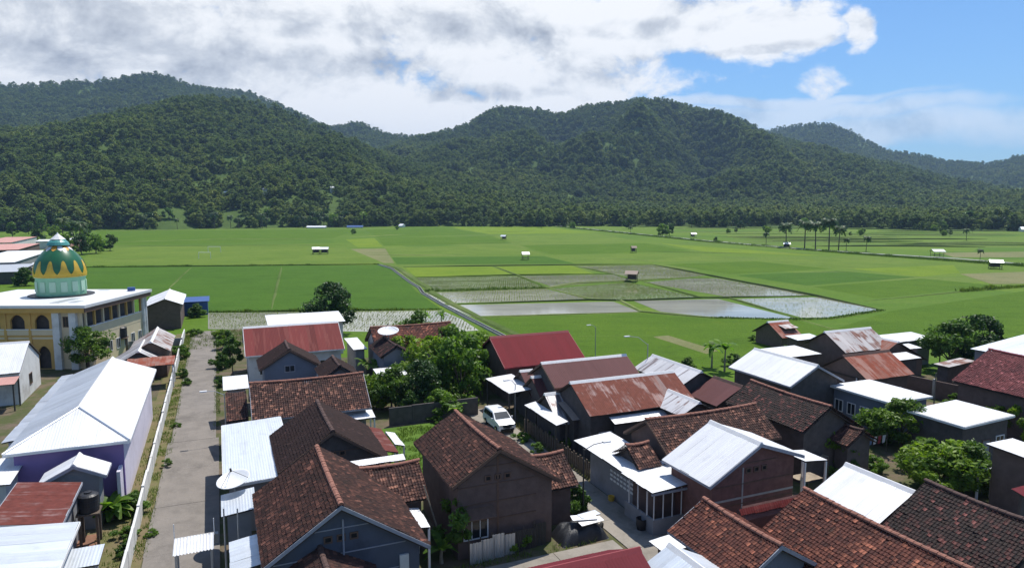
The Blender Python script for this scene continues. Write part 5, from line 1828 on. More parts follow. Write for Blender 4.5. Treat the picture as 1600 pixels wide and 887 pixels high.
# ------------------------------------------------------------------ details on houses
h = H['front']
R0 = h['root']
yn = -h['hh']
MB().box(-2.9, yn - 0.05, 0.0, -0.5, yn - 0.003, 2.3).build('panel', 'grey_wall', R0)
window(R0, 0.6, 2.2, 1.0, 2.4, yn, 'n', 'trim_white', bars=3)
MB().box(2.75, yn - 0.12, 0, 3.2, yn - 0.003, 3.1).build('pilaster', 'white_wall', R0)
MB().tube([(0.1, yn - 0.04, 3.0), (0.1, yn - 0.04, 5.4)], 0.05, 6).build('pipe', 'trim_grey', R0)
h = H['centre']
R0 = h['root']
yn = -h['hh']
window(R0, -2.1, -0.6, 1.1, 2.3, yn, 'n', 'trim_white', bars=3)
MB().prism([(-2.4, yn - 0.75, 2.55), (-0.3, yn - 0.75, 2.55), (-0.3, yn - 0.003, 2.9), (-2.4, yn - 0.003, 2.9)], (0, 0, 0.05)).build('window_hood', 'trim_wood', R0)
MB().box(-0.06, yn - 0.03, 0, 0.06, yn - 0.003, 5.8).build('post', 'trim_wood', R0)
h = H['white']
R0 = h['root']
yn = -h['hh']
MB().box(2.55, yn - 0.06, 0.2, 2.9, yn - 0.003, 2.2).build('vent_panel', 'trim_grey', R0)
MB().box(-1.05, yn - 0.03, 0, -0.95, yn - 0.003, 4.6).build('pilaster', 'concrete', R0)
MB().box(-h['p1'], yn - 0.025, 2.7, h['p2'], yn - 0.003, 2.82).build('ring_beam', 'concrete', R0)
h = H['cant']                                  # porch: half-height wall, posts, roof
R0 = h['root']
a, b = h['a'], h['b']
MB().box(-a + 0.3, -b + 0.25, 0, a - 0.3, -b + 0.4, 1.05).build('low_wall', 'grey_wall', R0)
MB().box(-a + 0.3, -b + 0.403, 0, -a + 0.45, b, 1.05).build('low_wall', 'grey_wall', R0)
for k in range(5):
    x = -a + 0.36 + (2 * a - 0.75) * k / 4
    MB().box(x - 0.025, -b + 0.28, 1.05, x + 0.025, -b + 0.33, 2.82).build('post', 'trim_white', R0)
for k in range(3):
    y = -b + 1.0 + k * 1.0
    MB().box(-a + 0.33, y, 1.05, -a + 0.40, y + 0.07, 2.82).build('post', 'trim_white', R0)
MB().box(-a + 0.9, -b + 1.2, 0, a - 0.2, b, 2.75).build('wall', 'brown_wall', R0)
MB().box(-a, -b - 0.002, 2.72, a, -b + 0.1, 2.86).build('gutter', 'trim_grey', R0)
# lattice vent blocks in the wall by the lane
pv, qv = ST(945, 738, 1.7), ST(972, 757, 1.7)
vb = tag(empty('vent_wall', W(24.15, 38.6), GA), 'grey wall with rows of small vent openings facing the lane', 'wall')
MB().box(-0.08, -2.6, 0, 0.08, 3.6, 2.6).build('panel', 'grey_wall', vb)
for k in range(7):
    for j in range(3):
        MB().box(-0.10, -2.0 + k * 0.42, 1.3 + j * 0.3, -0.083, -2.0 + k * 0.42 + 0.3, 1.3 + j * 0.3 + 0.14).build('vent_block', 'netting', vb)
for hk, ls in (('mid', [(-4.2, -3.2), (3, 4)]), ('red', [(-4, -2.8), (-1, 0.2), (2.6, 3.8)]), ('speck', [(-3.4, -2.2), (1, 2.2)]), ('crimson', [(-3.5, -2), (1.5, 3)]),
               ('rust', [(-4, -2.8), (-1, 0)]), ('back', []), ('rr', [(-2, -1), (1, 2)])):
    h = H[hk]
    if h['ax'] == 's':
        for x0, x1 in ls:
            window(h['root'], x0, x1, 1.0, 2.2, -(h['p1'] if h['sg'] < 0 else h['p2']), 'n')
h = H['pink']
for y in (-3.4, -2.3, 0.6, 2.2):
    window(h['root'], y, y + 0.55, 1.1, 2.2, -h['p1'] if h['sg'] < 0 else -h['p2'], 'l', 'trim_wood', bars=1)
h = H['long']
for k in range(4):
    window(h['root'], -h['b'] + 0.9 + k * 1.35, -h['b'] + 1.8 + k * 1.35, 1.3, 2.4, -h['a'] + 0.3, 'l', 'trim_white')
h = H['dk']
door(h['root'], -0.3, 0.7, -h['b'] + 0.3, 'n', mat='grey_wall')
window(h['root'], 1.3, 2.3, 1.0, 2.2, -h['b'] + 0.3, 'n')
h = H['grayg']
window(h['root'], -0.5, 0.5, 3.6, 4.3, -h['hh'], 'n', 'trim_grey')
h = H['wl']
window(h['root'], -0.6, 0.6, 1.1, 2.3, h['hh'], 'r', 'trim_wood')
h = H['umber']
window(h['root'], -0.6, 0.6, 3.2, 3.9, -h['hh'], 'n', 'trim_wood')


# ------------------------------------------------------------------ satellite dishes, water tanks, poles
def dish(label, p, rad, zc, tilt, mast0=0.0, az=0.0):
    o = tag(empty('satellite_dish', (p.x, p.y, 0), az), label, 'dish')
    MB().tube([(0, 0, mast0), (0, 0, zc - 0.05)], 0.05, 8).build('mast', 'pole_metal', o)
    m = MB()
    prof = [(rad * q, rad * 0.28 * q * q) for q in [i / 8 for i in range(9)]]
    prof = [(max(r_, 0.01), z) for r_, z in prof] + [(rad, rad * 0.28 + 0.03), (rad - 0.04, rad * 0.28 + 0.03)] + [(max(0.01, rad * q - 0.03), rad * 0.28 * q * q + 0.03) for q in [i / 8 for i in range(7, -1, -1)]]
    m.lathe(prof, 28)
    bowl = m.build('bowl', 'lamp_white', o, smooth=True)
    bowl.location = (0, 0, zc)
    bowl.rotation_euler = tilt
    f = MB()
    fz = rad * 0.95
    for k in range(3):
        a = 2 * math.pi * k / 3
        f.tube([(rad * 0.95 * math.cos(a), rad * 0.95 * math.sin(a), rad * 0.28), (0, 0, fz)], 0.015, 5)
    f.tube([(0, 0, fz - 0.1), (0, 0, fz + 0.1)], 0.06, 8)
    fe = f.build('feed_arm', 'pole_dark', bowl)
    return o


dish('large white satellite dish on the pale workshop roof by the road', P(366, 750, 3.9), 0.95, 3.75, (R_(14), R_(-6), 0), 3.1)
dish('round dish on the reddish tiled roof among the trees', P(607, 522, 5.3), 1.2, 5.4, (R_(14), 0, 0), 4.6)


def tank(label, p, z0, rad, hgt, stand):
    o = tag(empty('water_tank', (p.x, p.y, 0), GA), label, 'tank')
    MB().lathe([(0.02, z0), (rad * 0.98, z0), (rad, z0 + 0.05), (rad, z0 + hgt * 0.3), (rad * 0.97, z0 + hgt * 0.33), (rad, z0 + hgt * 0.36), (rad, z0 + hgt * 0.6),
                (rad * 0.97, z0 + hgt * 0.63), (rad, z0 + hgt * 0.66), (rad, z0 + hgt * 0.88), (rad * 0.75, z0 + hgt * 0.97), (rad * 0.35, z0 + hgt)], 24).build('barrel', 'tank_black', o, smooth=False)
    MB().lathe([(rad * 0.36, z0 + hgt - 0.02), (rad * 0.36, z0 + hgt + 0.07), (0.02, z0 + hgt + 0.09)], 16).build('lid', 'tank_black', o)
    if stand:
        for sx in (-1, 1):
            for sy in (-1, 1):
                MB().box(sx * rad * 0.8 - 0.07, sy * rad * 0.8 - 0.07, 0, sx * rad * 0.8 + 0.07, sy * rad * 0.8 + 0.07, z0 - 0.1).build('leg', 'bark', o)
        MB().box(-rad * 1.1, -rad * 1.1, z0 - 0.098, rad * 1.1, rad * 1.1, z0 - 0.004).build('platform', 'bark', o)
    return o


tank('black water tank on a dark wooden stand in the red soil yard', P(143, 850, 0), 2.1, 0.55, 1.1, True)
tank('black water tank on a grey block beside the mosque loggia', P(191, 553, 0), 2.3, 0.75, 1.5, True)


def lamp_post(label, base, hgt, arm, mat='pole_metal', name='street_lamp', cat='street lamp'):
    """arm: vector from the top of the pole to the lamp head"""
    o = tag(empty(name, (base[0], base[1], 0)), label, cat)
    MB().tube([(0, 0, 0), (0, 0, hgt)], 0.06, 8, 0.04).build('pole', mat, o)
    if arm:
        a = Vector(arm)
        MB().tube([(0, 0, hgt - 0.1), (a.x * 0.5, a.y * 0.5, hgt + a.z * 0.8), (a.x, a.y, hgt + a.z)], 0.03, 6).build('arm', mat, o)
        d = Vector((a.x, a.y, 0)).normalized()
        hd = MB().box(-0.28, -0.11, -0.04, 0.28, 0.11, 0.05).build('lamp_head', 'lamp_white', o)
        hd.location = (a.x + d.x * 0.2, a.y + d.y * 0.2, hgt + a.z)
        hd.rotation_euler = (0, 0, math.atan2(d.y, d.x))
    return o


lamp_post('street lamp leaning over the road in front of the small tiled annex', P(354, 690, 0), 4.2, E2 * -1.4 + Vector((0, 0, 0.35)))
lamp_post('dark street lamp post at the lane corner by the low tiled roof', P(911, 800, 0), 4.3, E2 * 1.5 + Vector((0, 0, 0.25)), 'pole_dark')
lamp_post('white lamp post beside the parked car', P(805, 658, 0), 3.6, E2 * -0.7 + Vector((0, 0, 0.4)))
lamp_post('street lamp at the edge of the rice behind the crimson roof', P(930, 566, 0), 4.6, E2 * -0.8 + Vector((0, 0, 0.3)))
lamp_post('lone lamp arm over the mauve metal roof', P(1010, 640, 0), 6.6, E2 * -2.2 + Vector((0, 0, 0.9)))
lamp_post('thin dark pole in front of the broad white roof', P(1455, 690, 0), 6.0, None, 'pole_dark', 'pole', 'pole')
lamp_post('thick steel pipe with cap beside the road at the front', P(355, 912, 0), 4.2, None, 'pole_metal', 'pole', 'pole')
lamp_post('thin steel pipe in front of the pale lean-to', P(376, 905, 0), 4.0, None, 'pole_metal', 'pole', 'pole')
lamp_post('leaning bamboo pole beside the papaya shrub', P(695, 862, 0), 4.2, None, 'bark_pale', 'bamboo_pole', 'pole').rotation_euler = (0, R_(-16), 0)

# shelter at the near end of the road
sh = tag(empty('shelter', P(306, 905, 0), GA), 'little shelter with white corrugated roof at the near end of the road', 'shelter')
for sx in (-1, 1):
    for sy in (-1, 1):
        MB().box(sx * 0.85 - 0.05, sy * 0.8 - 0.05, 0, sx * 0.85 + 0.05, sy * 0.8 + 0.05, 1.95).build('post', 'pole_metal', sh)
pl = Plane((-0.98, -0.95, 1.95), (1, 0, 0), (0, 1, 0.08))
metal_slope(sh, pl, [(0, 0), (1.96, 0), (1.96, 1.7), (0, 1.7)], 'zinc_white', random.Random(4), sw=0.65, pitch=0.16, amp=0.03)
MB().box(-1.0, 0.77, 1.5, 1.2, 1.1, 2.02).build('fascia_board', 'concrete', sh)
for sx in (-0.98, 1.0):
    MB().tube([(sx, 0.9, 1.9), (sx, 0.9, 2.9)], 0.025, 6).build('rod', 'trim_white', sh)

# ------------------------------------------------------------------ parked car in the lane
car = tag(empty('parked_car', W(22.55, 56.2, 0.09), GA), 'white compact people carrier parked in the narrow lane', 'car')
outline = [(-2.05, 0.35), (-2.08, 0.62), (-2.02, 0.86), (-1.85, 0.95), (-1.25, 1.05), (-1.05, 1.10), (-0.35, 1.55), (-0.1, 1.63), (1.0, 1.66), (1.75, 1.58), (1.95, 1.15), (2.05, 0.95), (2.07, 0.5), (2.0, 0.35)]


def hw(y, z):
    w_ = 0.82 - 0.05 * max(0, abs(y) - 1.6) * 2
    return w_ - (max(0, z - 0.98) * 0.22)


vs, fs = [], []
st_ = [-1, -0.9, 0.9, 1]
for k in st_:
    for y, z in outline:
        sq = 0.0 if abs(k) < 1 else 0.05
        zz = z - sq if z > 1.2 else z
        vs.append((hw(y, z) * k * (1 if abs(k) == 1 else 1), y * (1 - sq * 0.25), zz))
n = len(outline)
for i in range(3):
    for j in range(n):
        j2 = (j + 1) % n
        fs.append((i * n + j, i * n + j2, (i + 1) * n + j2, (i + 1) * n + j))
fs += [tuple(range(n)), tuple(3 * n + j for j in reversed(range(n)))]
link('body', mesh_data('body', vs, fs, 'car_white'), car)


def car_panel(name, pts, mat, off, parent=car):
    m = MB()
    m.prism(pts, off)
    return m.build(name, mat, parent)


car_panel('windshield', [(-0.70, -1.03, 1.125), (0.70, -1.03, 1.125), (0.60, -0.40, 1.53), (-0.60, -0.40, 1.53)], 'glass', (0, -0.012, 0.018))
car_panel('rear_window', [(-0.62, 1.80, 1.50), (0.62, 1.80, 1.50), (0.68, 1.93, 1.2), (-0.68, 1.93, 1.2)], 'glass', (0, 0.02, 0.01))
for sx in (-1, 1):
    for ya, yb in ((-0.72, 0.05), (0.12, 0.95), (1.02, 1.66)):
        lo_, hi_ = 1.08, 1.48
        sl = 0.42 if ya < -0.5 else 0
        pts = [(sx * (hw(0, lo_) + 0.004), ya, lo_), (sx * (hw(0, lo_) + 0.004), yb, lo_), (sx * (hw(0, hi_) + 0.004), yb - (0.15 if yb > 1.5 else 0), hi_), (sx * (hw(0, hi_) + 0.004), ya + sl, hi_)]
        car_panel('side_window', pts, 'glass', (sx * 0.012, 0, 0))
    for y in (-1.32, 1.28):
        wl = empty('wheel', (sx * 0.74, y, 0.31), 0, car)
        m = MB()
        m.tube([(-0.10, 0, 0), (0.10, 0, 0)], 0.31, 20)
        m.build('tyre', 'rubber', wl)
        m2 = MB()
        m2.tube([(sx * 0.09, 0, 0), (sx * 0.115, 0, 0)], 0.19, 14)
        m2.build('rim', 'chrome', wl)
    car_panel('headlight', [(sx * 0.42, -2.045, 0.70), (sx * 0.77, -2.0, 0.72), (sx * 0.77, -1.99, 0.86), (sx * 0.45, -2.03, 0.84)], 'chrome', (0, -0.035, 0))
    car_panel('tail_light', [(sx * 0.66, 2.0, 0.85), (sx * 0.80, 1.98, 0.85), (sx * 0.76, 1.93, 1.2), (sx * 0.66, 1.95, 1.2)], 'tail_red', (0, 0.04, 0))
    MB().box(sx * 0.95 - 0.08, -0.85, 1.05, sx * 0.95 + 0.08, -0.75, 1.2).build('mirror', 'car_white', car)
car_panel('grille', [(-0.40, -2.07, 0.58), (0.40, -2.07, 0.58), (0.40, -2.055, 0.80), (-0.40, -2.055, 0.80)], 'rubber', (0, -0.03, 0))
car_panel('bumper_intake', [(-0.62, -2.055, 0.36), (0.62, -2.055, 0.36), (0.6, -2.075, 0.5), (-0.6, -2.075, 0.5)], 'rubber', (0, -0.025, 0))
car_panel('number_plate', [(-0.22, -2.12, 0.45), (0.22, -2.12, 0.45), (0.22, -2.12, 0.56), (-0.22, -2.12, 0.56)], 'tank_black', (0, -0.012, 0))

# ------------------------------------------------------------------ trees
def tree_meshes(seed, hgt, rad, trunk_h, nleaf, leaf, mat, clumps, low=0.3, up=0.35, squash=0.8, limbs=6, tr=0.16):
    r = np.random.default_rng(seed)
    C, A = crown_clumps(trunk_h, hgt * 0.93, rad, clumps, r)
    q, ti = leaf_quads(C, A, nleaf, leaf, r, squash, up)
    crown = quad_mesh('crown', q, mat, ti)
    m = MB()
    rr = random.Random(seed)
    mid = Vector((rr.uniform(-0.15, 0.15), rr.uniform(-0.15, 0.15), trunk_h))
    m.tube([(0, 0, -0.1), mid * 0.5, mid, mid + Vector((0.1, 0, (hgt - trunk_h) * 0.45))], tr, 8, tr * 0.45)
    for k in range(min(limbs, len(C))):
        c = Vector(C[k * len(C) // limbs])
        s_ = mid * rr.uniform(0.75, 1.0)
        m.tube([s_, s_.lerp(c, 0.5) + Vector((0, 0, 0.15)), c], tr * 0.45, 6, tr * 0.12)
    trunk = mesh_data('trunk', m.v, m.f, 'bark')
    return trunk, crown


def put_tree(name, label, meshes, p, scale=1.0, rz=0.0, cat='tree', group=None, zs=1.0, z=0.0):
    o = tag(empty(name, (p[0], p[1], z), rz), label, cat, group)
    o.scale = (scale, scale, scale * zs)
    link('trunk', meshes[0], o)
    link('crown', meshes[1], o)
    return o


TM = {
    'mango': tree_meshes(301, 6.0, 2.9, 1.6, 6000, 0.20, 'leaf_mango', 46),
    'mango2': tree_meshes(302, 7.0, 3.4, 1.8, 7000, 0.22, 'leaf_dark', 50),
    'bright': tree_meshes(303, 5.5, 3.0, 0.8, 5200, 0.23, 'leaf_bright', 52, limbs=12),
    'bush': tree_meshes(304, 2.4, 1.6, 0.25, 4500, 0.15, 'leaf_bright', 22, tr=0.06),
    'bush2': tree_meshes(305, 2.6, 1.5, 0.3, 4500, 0.15, 'leaf_mango', 20, tr=0.06),
    'slim': tree_meshes(306, 4.5, 1.3, 1.4, 3200, 0.19, 'leaf_mango', 18, tr=0.08),
    'sparse': tree_meshes(307, 3.8, 1.6, 0.8, 1700, 0.17, 'leaf_mango', 20, tr=0.06),
    'far1': tree_meshes(308, 9, 4.4, 2.0, 1500, 0.55, 'leaf_dark', 24, tr=0.25),
    'far2': tree_meshes(309, 11, 4.0, 2.6, 1500, 0.55, 'leaf_mango', 22, tr=0.25),
    'far3': tree_meshes(310, 8, 5.0, 1.4, 1600, 0.55, 'leaf_bright', 24, tr=0.25),
    'far4': tree_meshes(311, 12, 3.4, 3.5, 1300, 0.55, 'leaf_dark', 18, tr=0.22),
}
for nm, lab, k, (u, v), s, rz, zs in [
    ('mango_tree', 'round dark mango tree in front of the mosque corner', 'mango', (139, 577), 0.95, 0.4, 0.95),
    ('mango_tree', 'dark bushy tree at the paddy behind the white and red roofs', 'mango2', (519, 522), 1.18, 1.0, 1.0),
    ('young_tree', 'slim young tree by the road left of the red roof', 'slim', (364, 588), 1.0, 0.2, 1.1),
    ('shrub', 'low round shrub by the road near the slim young tree', 'bush2', (345, 576), 0.8, 1.2, 1.0),
    ('shrub', 'shrub on the road edge left of the paddy strip', 'bush2', (352, 545), 1.0, 2.2, 1.0),
    ('mango_tree', 'big bright green tree in the middle of the garden', 'bright', (722, 622), 1.05, 0.3, 1.2),
    ('mango_tree', 'dark green tree left of the big bright tree in the garden', 'bright', (672, 612), 1.0, 2.3, 1.15),
    ('mango_tree', 'yellow-green tree beside the crimson house', 'bright', (745, 600), 1.0, 4.0, 1.1),
    ('mango_tree', 'dark tree behind the garden trees at the paddy', 'mango', (650, 560), 0.95, 3.1, 1.1),
    ('mango_tree', 'light tree at the right of the dish roof', 'bright', (700, 575), 0.95, 1.7, 1.1),
    ('mango_tree', 'shaded tree over the dark garden wall', 'mango2', (660, 640), 0.72, 0.9, 1.0),
    ('mango_tree', 'leafy tree at the lawn end of the speckled roof', 'mango', (612, 640), 0.75, 2.9, 1.0),
    ('mango_tree', 'bright leafy tree behind the white sheet roof in the garden', 'bright', (632, 588), 0.85, 0.6, 1.1),
    ('mango_tree', 'yellow-green tree at the left end of the garden', 'bright', (590, 640), 0.55, 3.6, 1.1),
    ('mango_tree', 'mid green tree in front of the dark garden wall', 'bright', (690, 652), 0.55, 5.0, 0.9),
    ('shrub', 'dark shrub before the right end of the garden wall', 'bush2', (720, 648), 0.9, 5.0, 0.9),
    ('shrub', 'small weed bush on the verge by the near end of the whitewashed wall', 'bush', (236, 838), 0.28, 0.5, 0.8),
    ('shrub', 'verge weed bush beside the purple hall', 'sparse', (262, 730), 0.3, 1.5, 0.7),
    ('shrub', 'verge weed bush halfway along the whitewashed wall', 'bush', (276, 668), 0.3, 2.5, 0.8),
    ('shrub', 'verge bush near the rust striped shed on the road side', 'bush2', (292, 602), 0.42, 3.5, 0.8),
    ('shrub', 'grassy bush at the far left end of the road', 'bush', (305, 525), 0.8, 4.5, 0.8),
    ('shrub', 'leafy bush at the far right end of the road', 'bush', (344, 528), 0.8, 5.5, 0.9),
    ('shrub', 'bush against the wall of the white lean-to by the road', 'bush2', (346, 604), 0.5, 0.8, 1.0),
    ('shrub', 'green patch of shrub beside the water tank stand', 'bush', (198, 842), 0.5, 1.8, 0.7),
    ('shrub', 'bush in the red soil yard near the whitewashed wall', 'bush2', (192, 868), 0.35, 2.8, 0.8),
    ('shrub', 'shrub between the mosque tree and the hall', 'bush2', (175, 585), 0.7, 3.8, 0.8),
    ('shrub', 'bush behind the crimson house at the rice edge', 'bush', (922, 566), 0.6, 4.8, 0.8),
    ('shrub', 'bush at the rice edge behind the grey streaked roof', 'bush2', (1075, 578), 0.8, 5.8, 0.8),
    ('shrub', 'shrub beside the banana clump at the rice edge', 'bush2', (1145, 572), 0.8, 0.9, 0.8),
    ('shrub', 'bush at the left corner of the weathered barn', 'bush', (1180, 532), 0.6, 1.9, 0.7),
    ('shrub', 'bush in the gap between the dark tiled and speckled houses', 'bush2', (1242, 700), 0.8, 2.9, 1.0),
    ('shrub', 'yellowish shrub beside the speckled roof', 'bush', (596, 615), 1.2, 1.9, 1.1),
    ('shrub', 'dark shrub at the foot of the garden wall', 'bush2', (640, 650), 1.0, 0.5, 1.0),
    ('shrub', 'shrub by the lane end beside the parked car', 'bush', (732, 640), 0.7, 0.5, 1.0),
    ('shrub', 'grey-green shrub under the rusty roof at the lane', 'bush2', (925, 690), 1.05, 0.1, 0.95),
    ('shrub', 'bright shrub next to the grey-green shrub by the lane', 'bush', (905, 700), 0.7, 2.0, 0.9),
    ('papaya_shrub', 'sparse leafy shrub behind the corner sheet fence', 'sparse', (716, 868), 1.0, 0.6, 1.05),
    ('shrub', 'bright green bush inside the corner sheet fence', 'bush', (806, 852), 0.72, 1.1, 0.8),
    ('shrub', 'low green bush left of the bright fence bush', 'bush', (780, 858), 0.55, 2.6, 0.8),
    ('shrub', 'dry bush at the lane by the dark lamp post', 'bush2', (893, 800), 0.8, 2.6, 0.9),
    ('mango_tree', 'tall dark tree by the pinkish roof at the rice', 'mango2', (1524, 578), 0.98, 2.1, 1.0),
    ('mango_tree', 'leafy tree left of the tall dark tree at the rice', 'mango', (1483, 580), 1.05, 1.3, 1.0),
    ('young_tree', 'upright young tree between the white shed and the dark tree', 'slim', (1468, 568), 1.15, 0.3, 1.0),
    ('shrub', 'shrub growing at the left of the rusty zinc roof', 'bush2', (1227, 560), 0.7, 0.3, 1.0),
    ('mango_tree', 'spreading green tree in the right yard below the white roof', 'bright', (1462, 770), 0.9, 2.7, 0.8),
    ('mango_tree', 'dark lower tree right of the spreading yard tree', 'mango', (1500, 772), 0.72, 1.7, 0.9),
    ('mango_tree', 'leafy tree beneath the long white building', 'mango', (1408, 700), 0.85, 0.8, 0.85),
    ('mango_tree', 'light green tree left of the leafy one under the long building', 'bright', (1368, 692), 0.62, 1.8, 0.9),
    ('mango_tree', 'small tree behind the white gabled house', 'bright', (1300, 738), 0.72, 0.2, 1.0),
    ('shrub', 'dark shrub beside the small tree behind the white house', 'bush2', (1275, 722), 1.0, 0.9, 1.0),
    ('shrub', 'shrub at the right edge below the brown wall', 'bush', (1597, 690), 1.4, 0.9, 1.2),
    ('shrub', 'low bush in the yard before the dazzling white roof', 'bush', (1362, 738), 0.7, 0.9, 0.9),
    ('shrub', 'yellowed shrub inside the wall near the mosque sheds', 'bush', (278, 560), 1.0, 0.4, 0.9),
    ('shrub', 'shrub by the blue shed at the rice field', 'bush2', (308, 495), 1.2, 0.4, 0.8),
    ('shrub', 'green bush under the blue shed left side', 'bush', (290, 490), 1.0, 1.4, 0.8),
    ('shrub', 'bush in the strip beside the whitewashed wall', 'bush2', (210, 800), 0.7, 0.4, 0.8),
    ('shrub', 'bright hedge plant on the lane side below the white canopy', 'bush', (884, 700), 0.6, 0.4, 0.9),
    ('shrub', 'dark hedge plant beside the lane under the white canopy', 'bush2', (868, 690), 0.6, 2.4, 0.9),
    ('shrub', 'weedy bush at the left lane edge near the tiled ridge', 'bush', (815, 690), 0.5, 1.4, 0.8),
    ('shrub', 'dry weedy bush at the left lane edge by the low tiled roof', 'sparse', (840, 712), 0.42, 1.0, 0.8),
    ('shrub', 'low leafy bush between the yard trees on the right', 'bush2', (1435, 735), 1.0, 1.0, 0.9),
    ('shrub', 'bush behind the orange-red roof next to the white sheet', 'bush2', (1320, 752), 0.8, 1.0, 0.9),
    ('shrub', 'bush between the dark tiled house and the front gable', 'bush', (1330, 705), 0.8, 1.6, 0.9),
    ('shrub', 'bush at the foot of the brown block house', 'bush2', (1520, 770), 0.8, 1.6, 0.9),
    ('shrub', 'bush beside the dark open house under the white roof', 'bush', (1452, 690), 0.8, 2.6, 0.9),
    ('shrub', 'shrub along the block wall at the right', 'bush2', (1490, 640), 0.7, 2.6, 0.9),
    ('shrub', 'yard shrub in front of the long white building', 'bush', (1340, 655), 0.6, 0.6, 0.9),
    ('shrub', 'low shrub at the lawn edge near the garden wall', 'bush', (655, 655), 0.5, 0.6, 0.7),
    ('shrub', 'tufted shrub on the lawn beside the tiled ridge', 'bush', (680, 660), 0.45, 1.6, 0.7),
    ('shrub', 'shrub at the road wall near the rust striped shed', 'bush2', (285, 590), 0.5, 1.6, 0.9),
    ('shrub', 'shrub behind the left roofs below the dome', 'bush2', (40, 446), 2.0, 0.4, 0.9),
]:
    put_tree(nm, lab, TM[k], P(u, v), s, rz, 'tree' if 'tree' in nm else 'shrub', zs=zs)


# broad-leaved plants (banana) and palms
def big_leaf(mb, base, az_, rise, L, wd, tint_list, droop=0.9, n=7, tear=0.0, r=None):
    d = Vector((math.cos(az_), math.sin(az_), 0))
    side = Vector((-d.y, d.x, 0))
    rows = []
    for i in range(n + 1):
        q = i / n
        p = base + d * (L * q * (0.55 + 0.2 * q)) + Vector((0, 0, rise * L * q - droop * L * q * q * 0.8))
        w_ = wd * math.sin(math.pi * (0.08 + 0.88 * q)) ** 0.6
        rows.append((p - side * w_ + Vector((0, 0, 0.22 * w_)), p, p + side * w_ + Vector((0, 0, 0.22 * w_))))
    b = len(mb.v)
    for a in rows:
        mb.v += [tuple(x) for x in a]
    for i in range(n):
        for j in range(2):
            mb.f.append((b + i * 3 + j, b + i * 3 + j + 1, b + i * 3 + 4 + j, b + i * 3 + 3 + j))
            tint_list.append(r.random())


def banana(label, p, hgt, nl, L, seed, group=None, sc_=1.0):
    r = random.Random(seed)
    o = tag(empty('banana_plant', (p[0], p[1], 0), r.uniform(0, 6)), label, 'plant', group)
    o.scale = (sc_,) * 3
    m = MB()
    m.tube([(0, 0, -0.05), (0.03, 0, hgt * 0.5), (0, 0.03, hgt)], 0.13, 8, 0.07)
    m.build('stem', 'bark_pale', o)
    for k in range(nl):
        lb, ti = MB(), []
        big_leaf(lb, Vector((0, 0, hgt - 0.1)), k * 2.4 + r.uniform(-0.3, 0.3), r.uniform(0.45, 1.15), L * r.uniform(0.75, 1.1), L * 0.16, ti, r.uniform(0.5, 1.1), r=r)
        link('leaf', mesh_data('leaf', lb.v, lb.f, 'leaf_banana', tint=ti), o)
    return o


for i, (lab, (u, v), hg, nl, L) in enumerate([
    ('bushy bright plant with long arching leaves in front of the hall', (176, 812), 0.8, 46, 1.8),
    ('banana plant left of the garden trees by the speckled roof', (588, 600), 1.9, 10, 2.0),
    ('banana plant under the dish roof', (572, 590), 1.6, 9, 1.8),
    ('papaya-like plant rising above the red dish roof', (666, 545), 4.6, 9, 1.6),
    ('palm-like plant at the paddy edge over the garden', (690, 540), 4.4, 10, 1.7),
    ('banana clump on the rice edge by the white gable, left plant', (1112, 574), 2.4, 10, 2.0),
    ('banana clump on the rice edge by the white gable, right plant', (1132, 580), 2.8, 11, 2.2),
    ('banana plant inside the wall near the mosque sheds', (270, 556), 1.0, 10, 1.7),
    ('young banana by the bright shrub beside the parked car', (712, 660), 1.2, 9, 1.5),
    ('banana plant beside the front lawn corner', (690, 880), 0.9, 9, 1.5)]):
    banana(lab, P(u, v), hg, nl, L, 600 + i)


def palm_mesh(seed, hgt):
    r = random.Random(seed)
    m = MB()
    bx, by = r.uniform(-0.5, 0.5), r.uniform(-0.5, 0.5)
    m.tube([(0, 0, -0.1), (bx * 0.3, by * 0.3, hgt * 0.4), (bx * 0.8, by * 0.8, hgt * 0.75), (bx, by, hgt)], 0.20, 8, 0.12)
    tr_ = mesh_data('trunk', m.v, m.f, 'bark')
    vs, fs, ti = [], [], []
    top = Vector((bx, by, hgt))
    for k in range(34):
        a = k * 2.399 + r.uniform(-0.2, 0.2)
        rise = r.uniform(-0.5, 1.35)
        L = r.uniform(2.4, 3.1)
        d = Vector((math.cos(a), math.sin(a), 0))
        side = Vector((-d.y, d.x, 0))
        rows_ = []
        for i in range(9):
            q = i / 8
            p = top + d * L * 1.15 * q * (0.9 - 0.15 * q) + Vector((0, 0, rise * L * q * 0.7 - L * q * q * 0.8))
            rows_.append((p, 0.62 * math.sin(math.pi * (0.08 + 0.86 * q)) ** 0.7))
        for i in range(8):
            (p0, w0_), (p1, w1_) = rows_[i], rows_[i + 1]
            for sg in (-1, 1):
                b = len(vs)
                gap = 0.82
                vs += [tuple(p0), tuple(p0.lerp(p1, gap)), tuple(p0.lerp(p1, gap + 0.15) + side * sg * w1_ - Vector((0, 0, 0.45 * w1_))), tuple(p0.lerp(p1, 0.25) + side * sg * w0_ - Vector((0, 0, 0.45 * w0_)))]
                fs.append((b, b + 1, b + 2, b + 3))
                ti.append(r.random())
    return tr_, mesh_data('crown', vs, fs, 'leaf_palm', tint=ti)


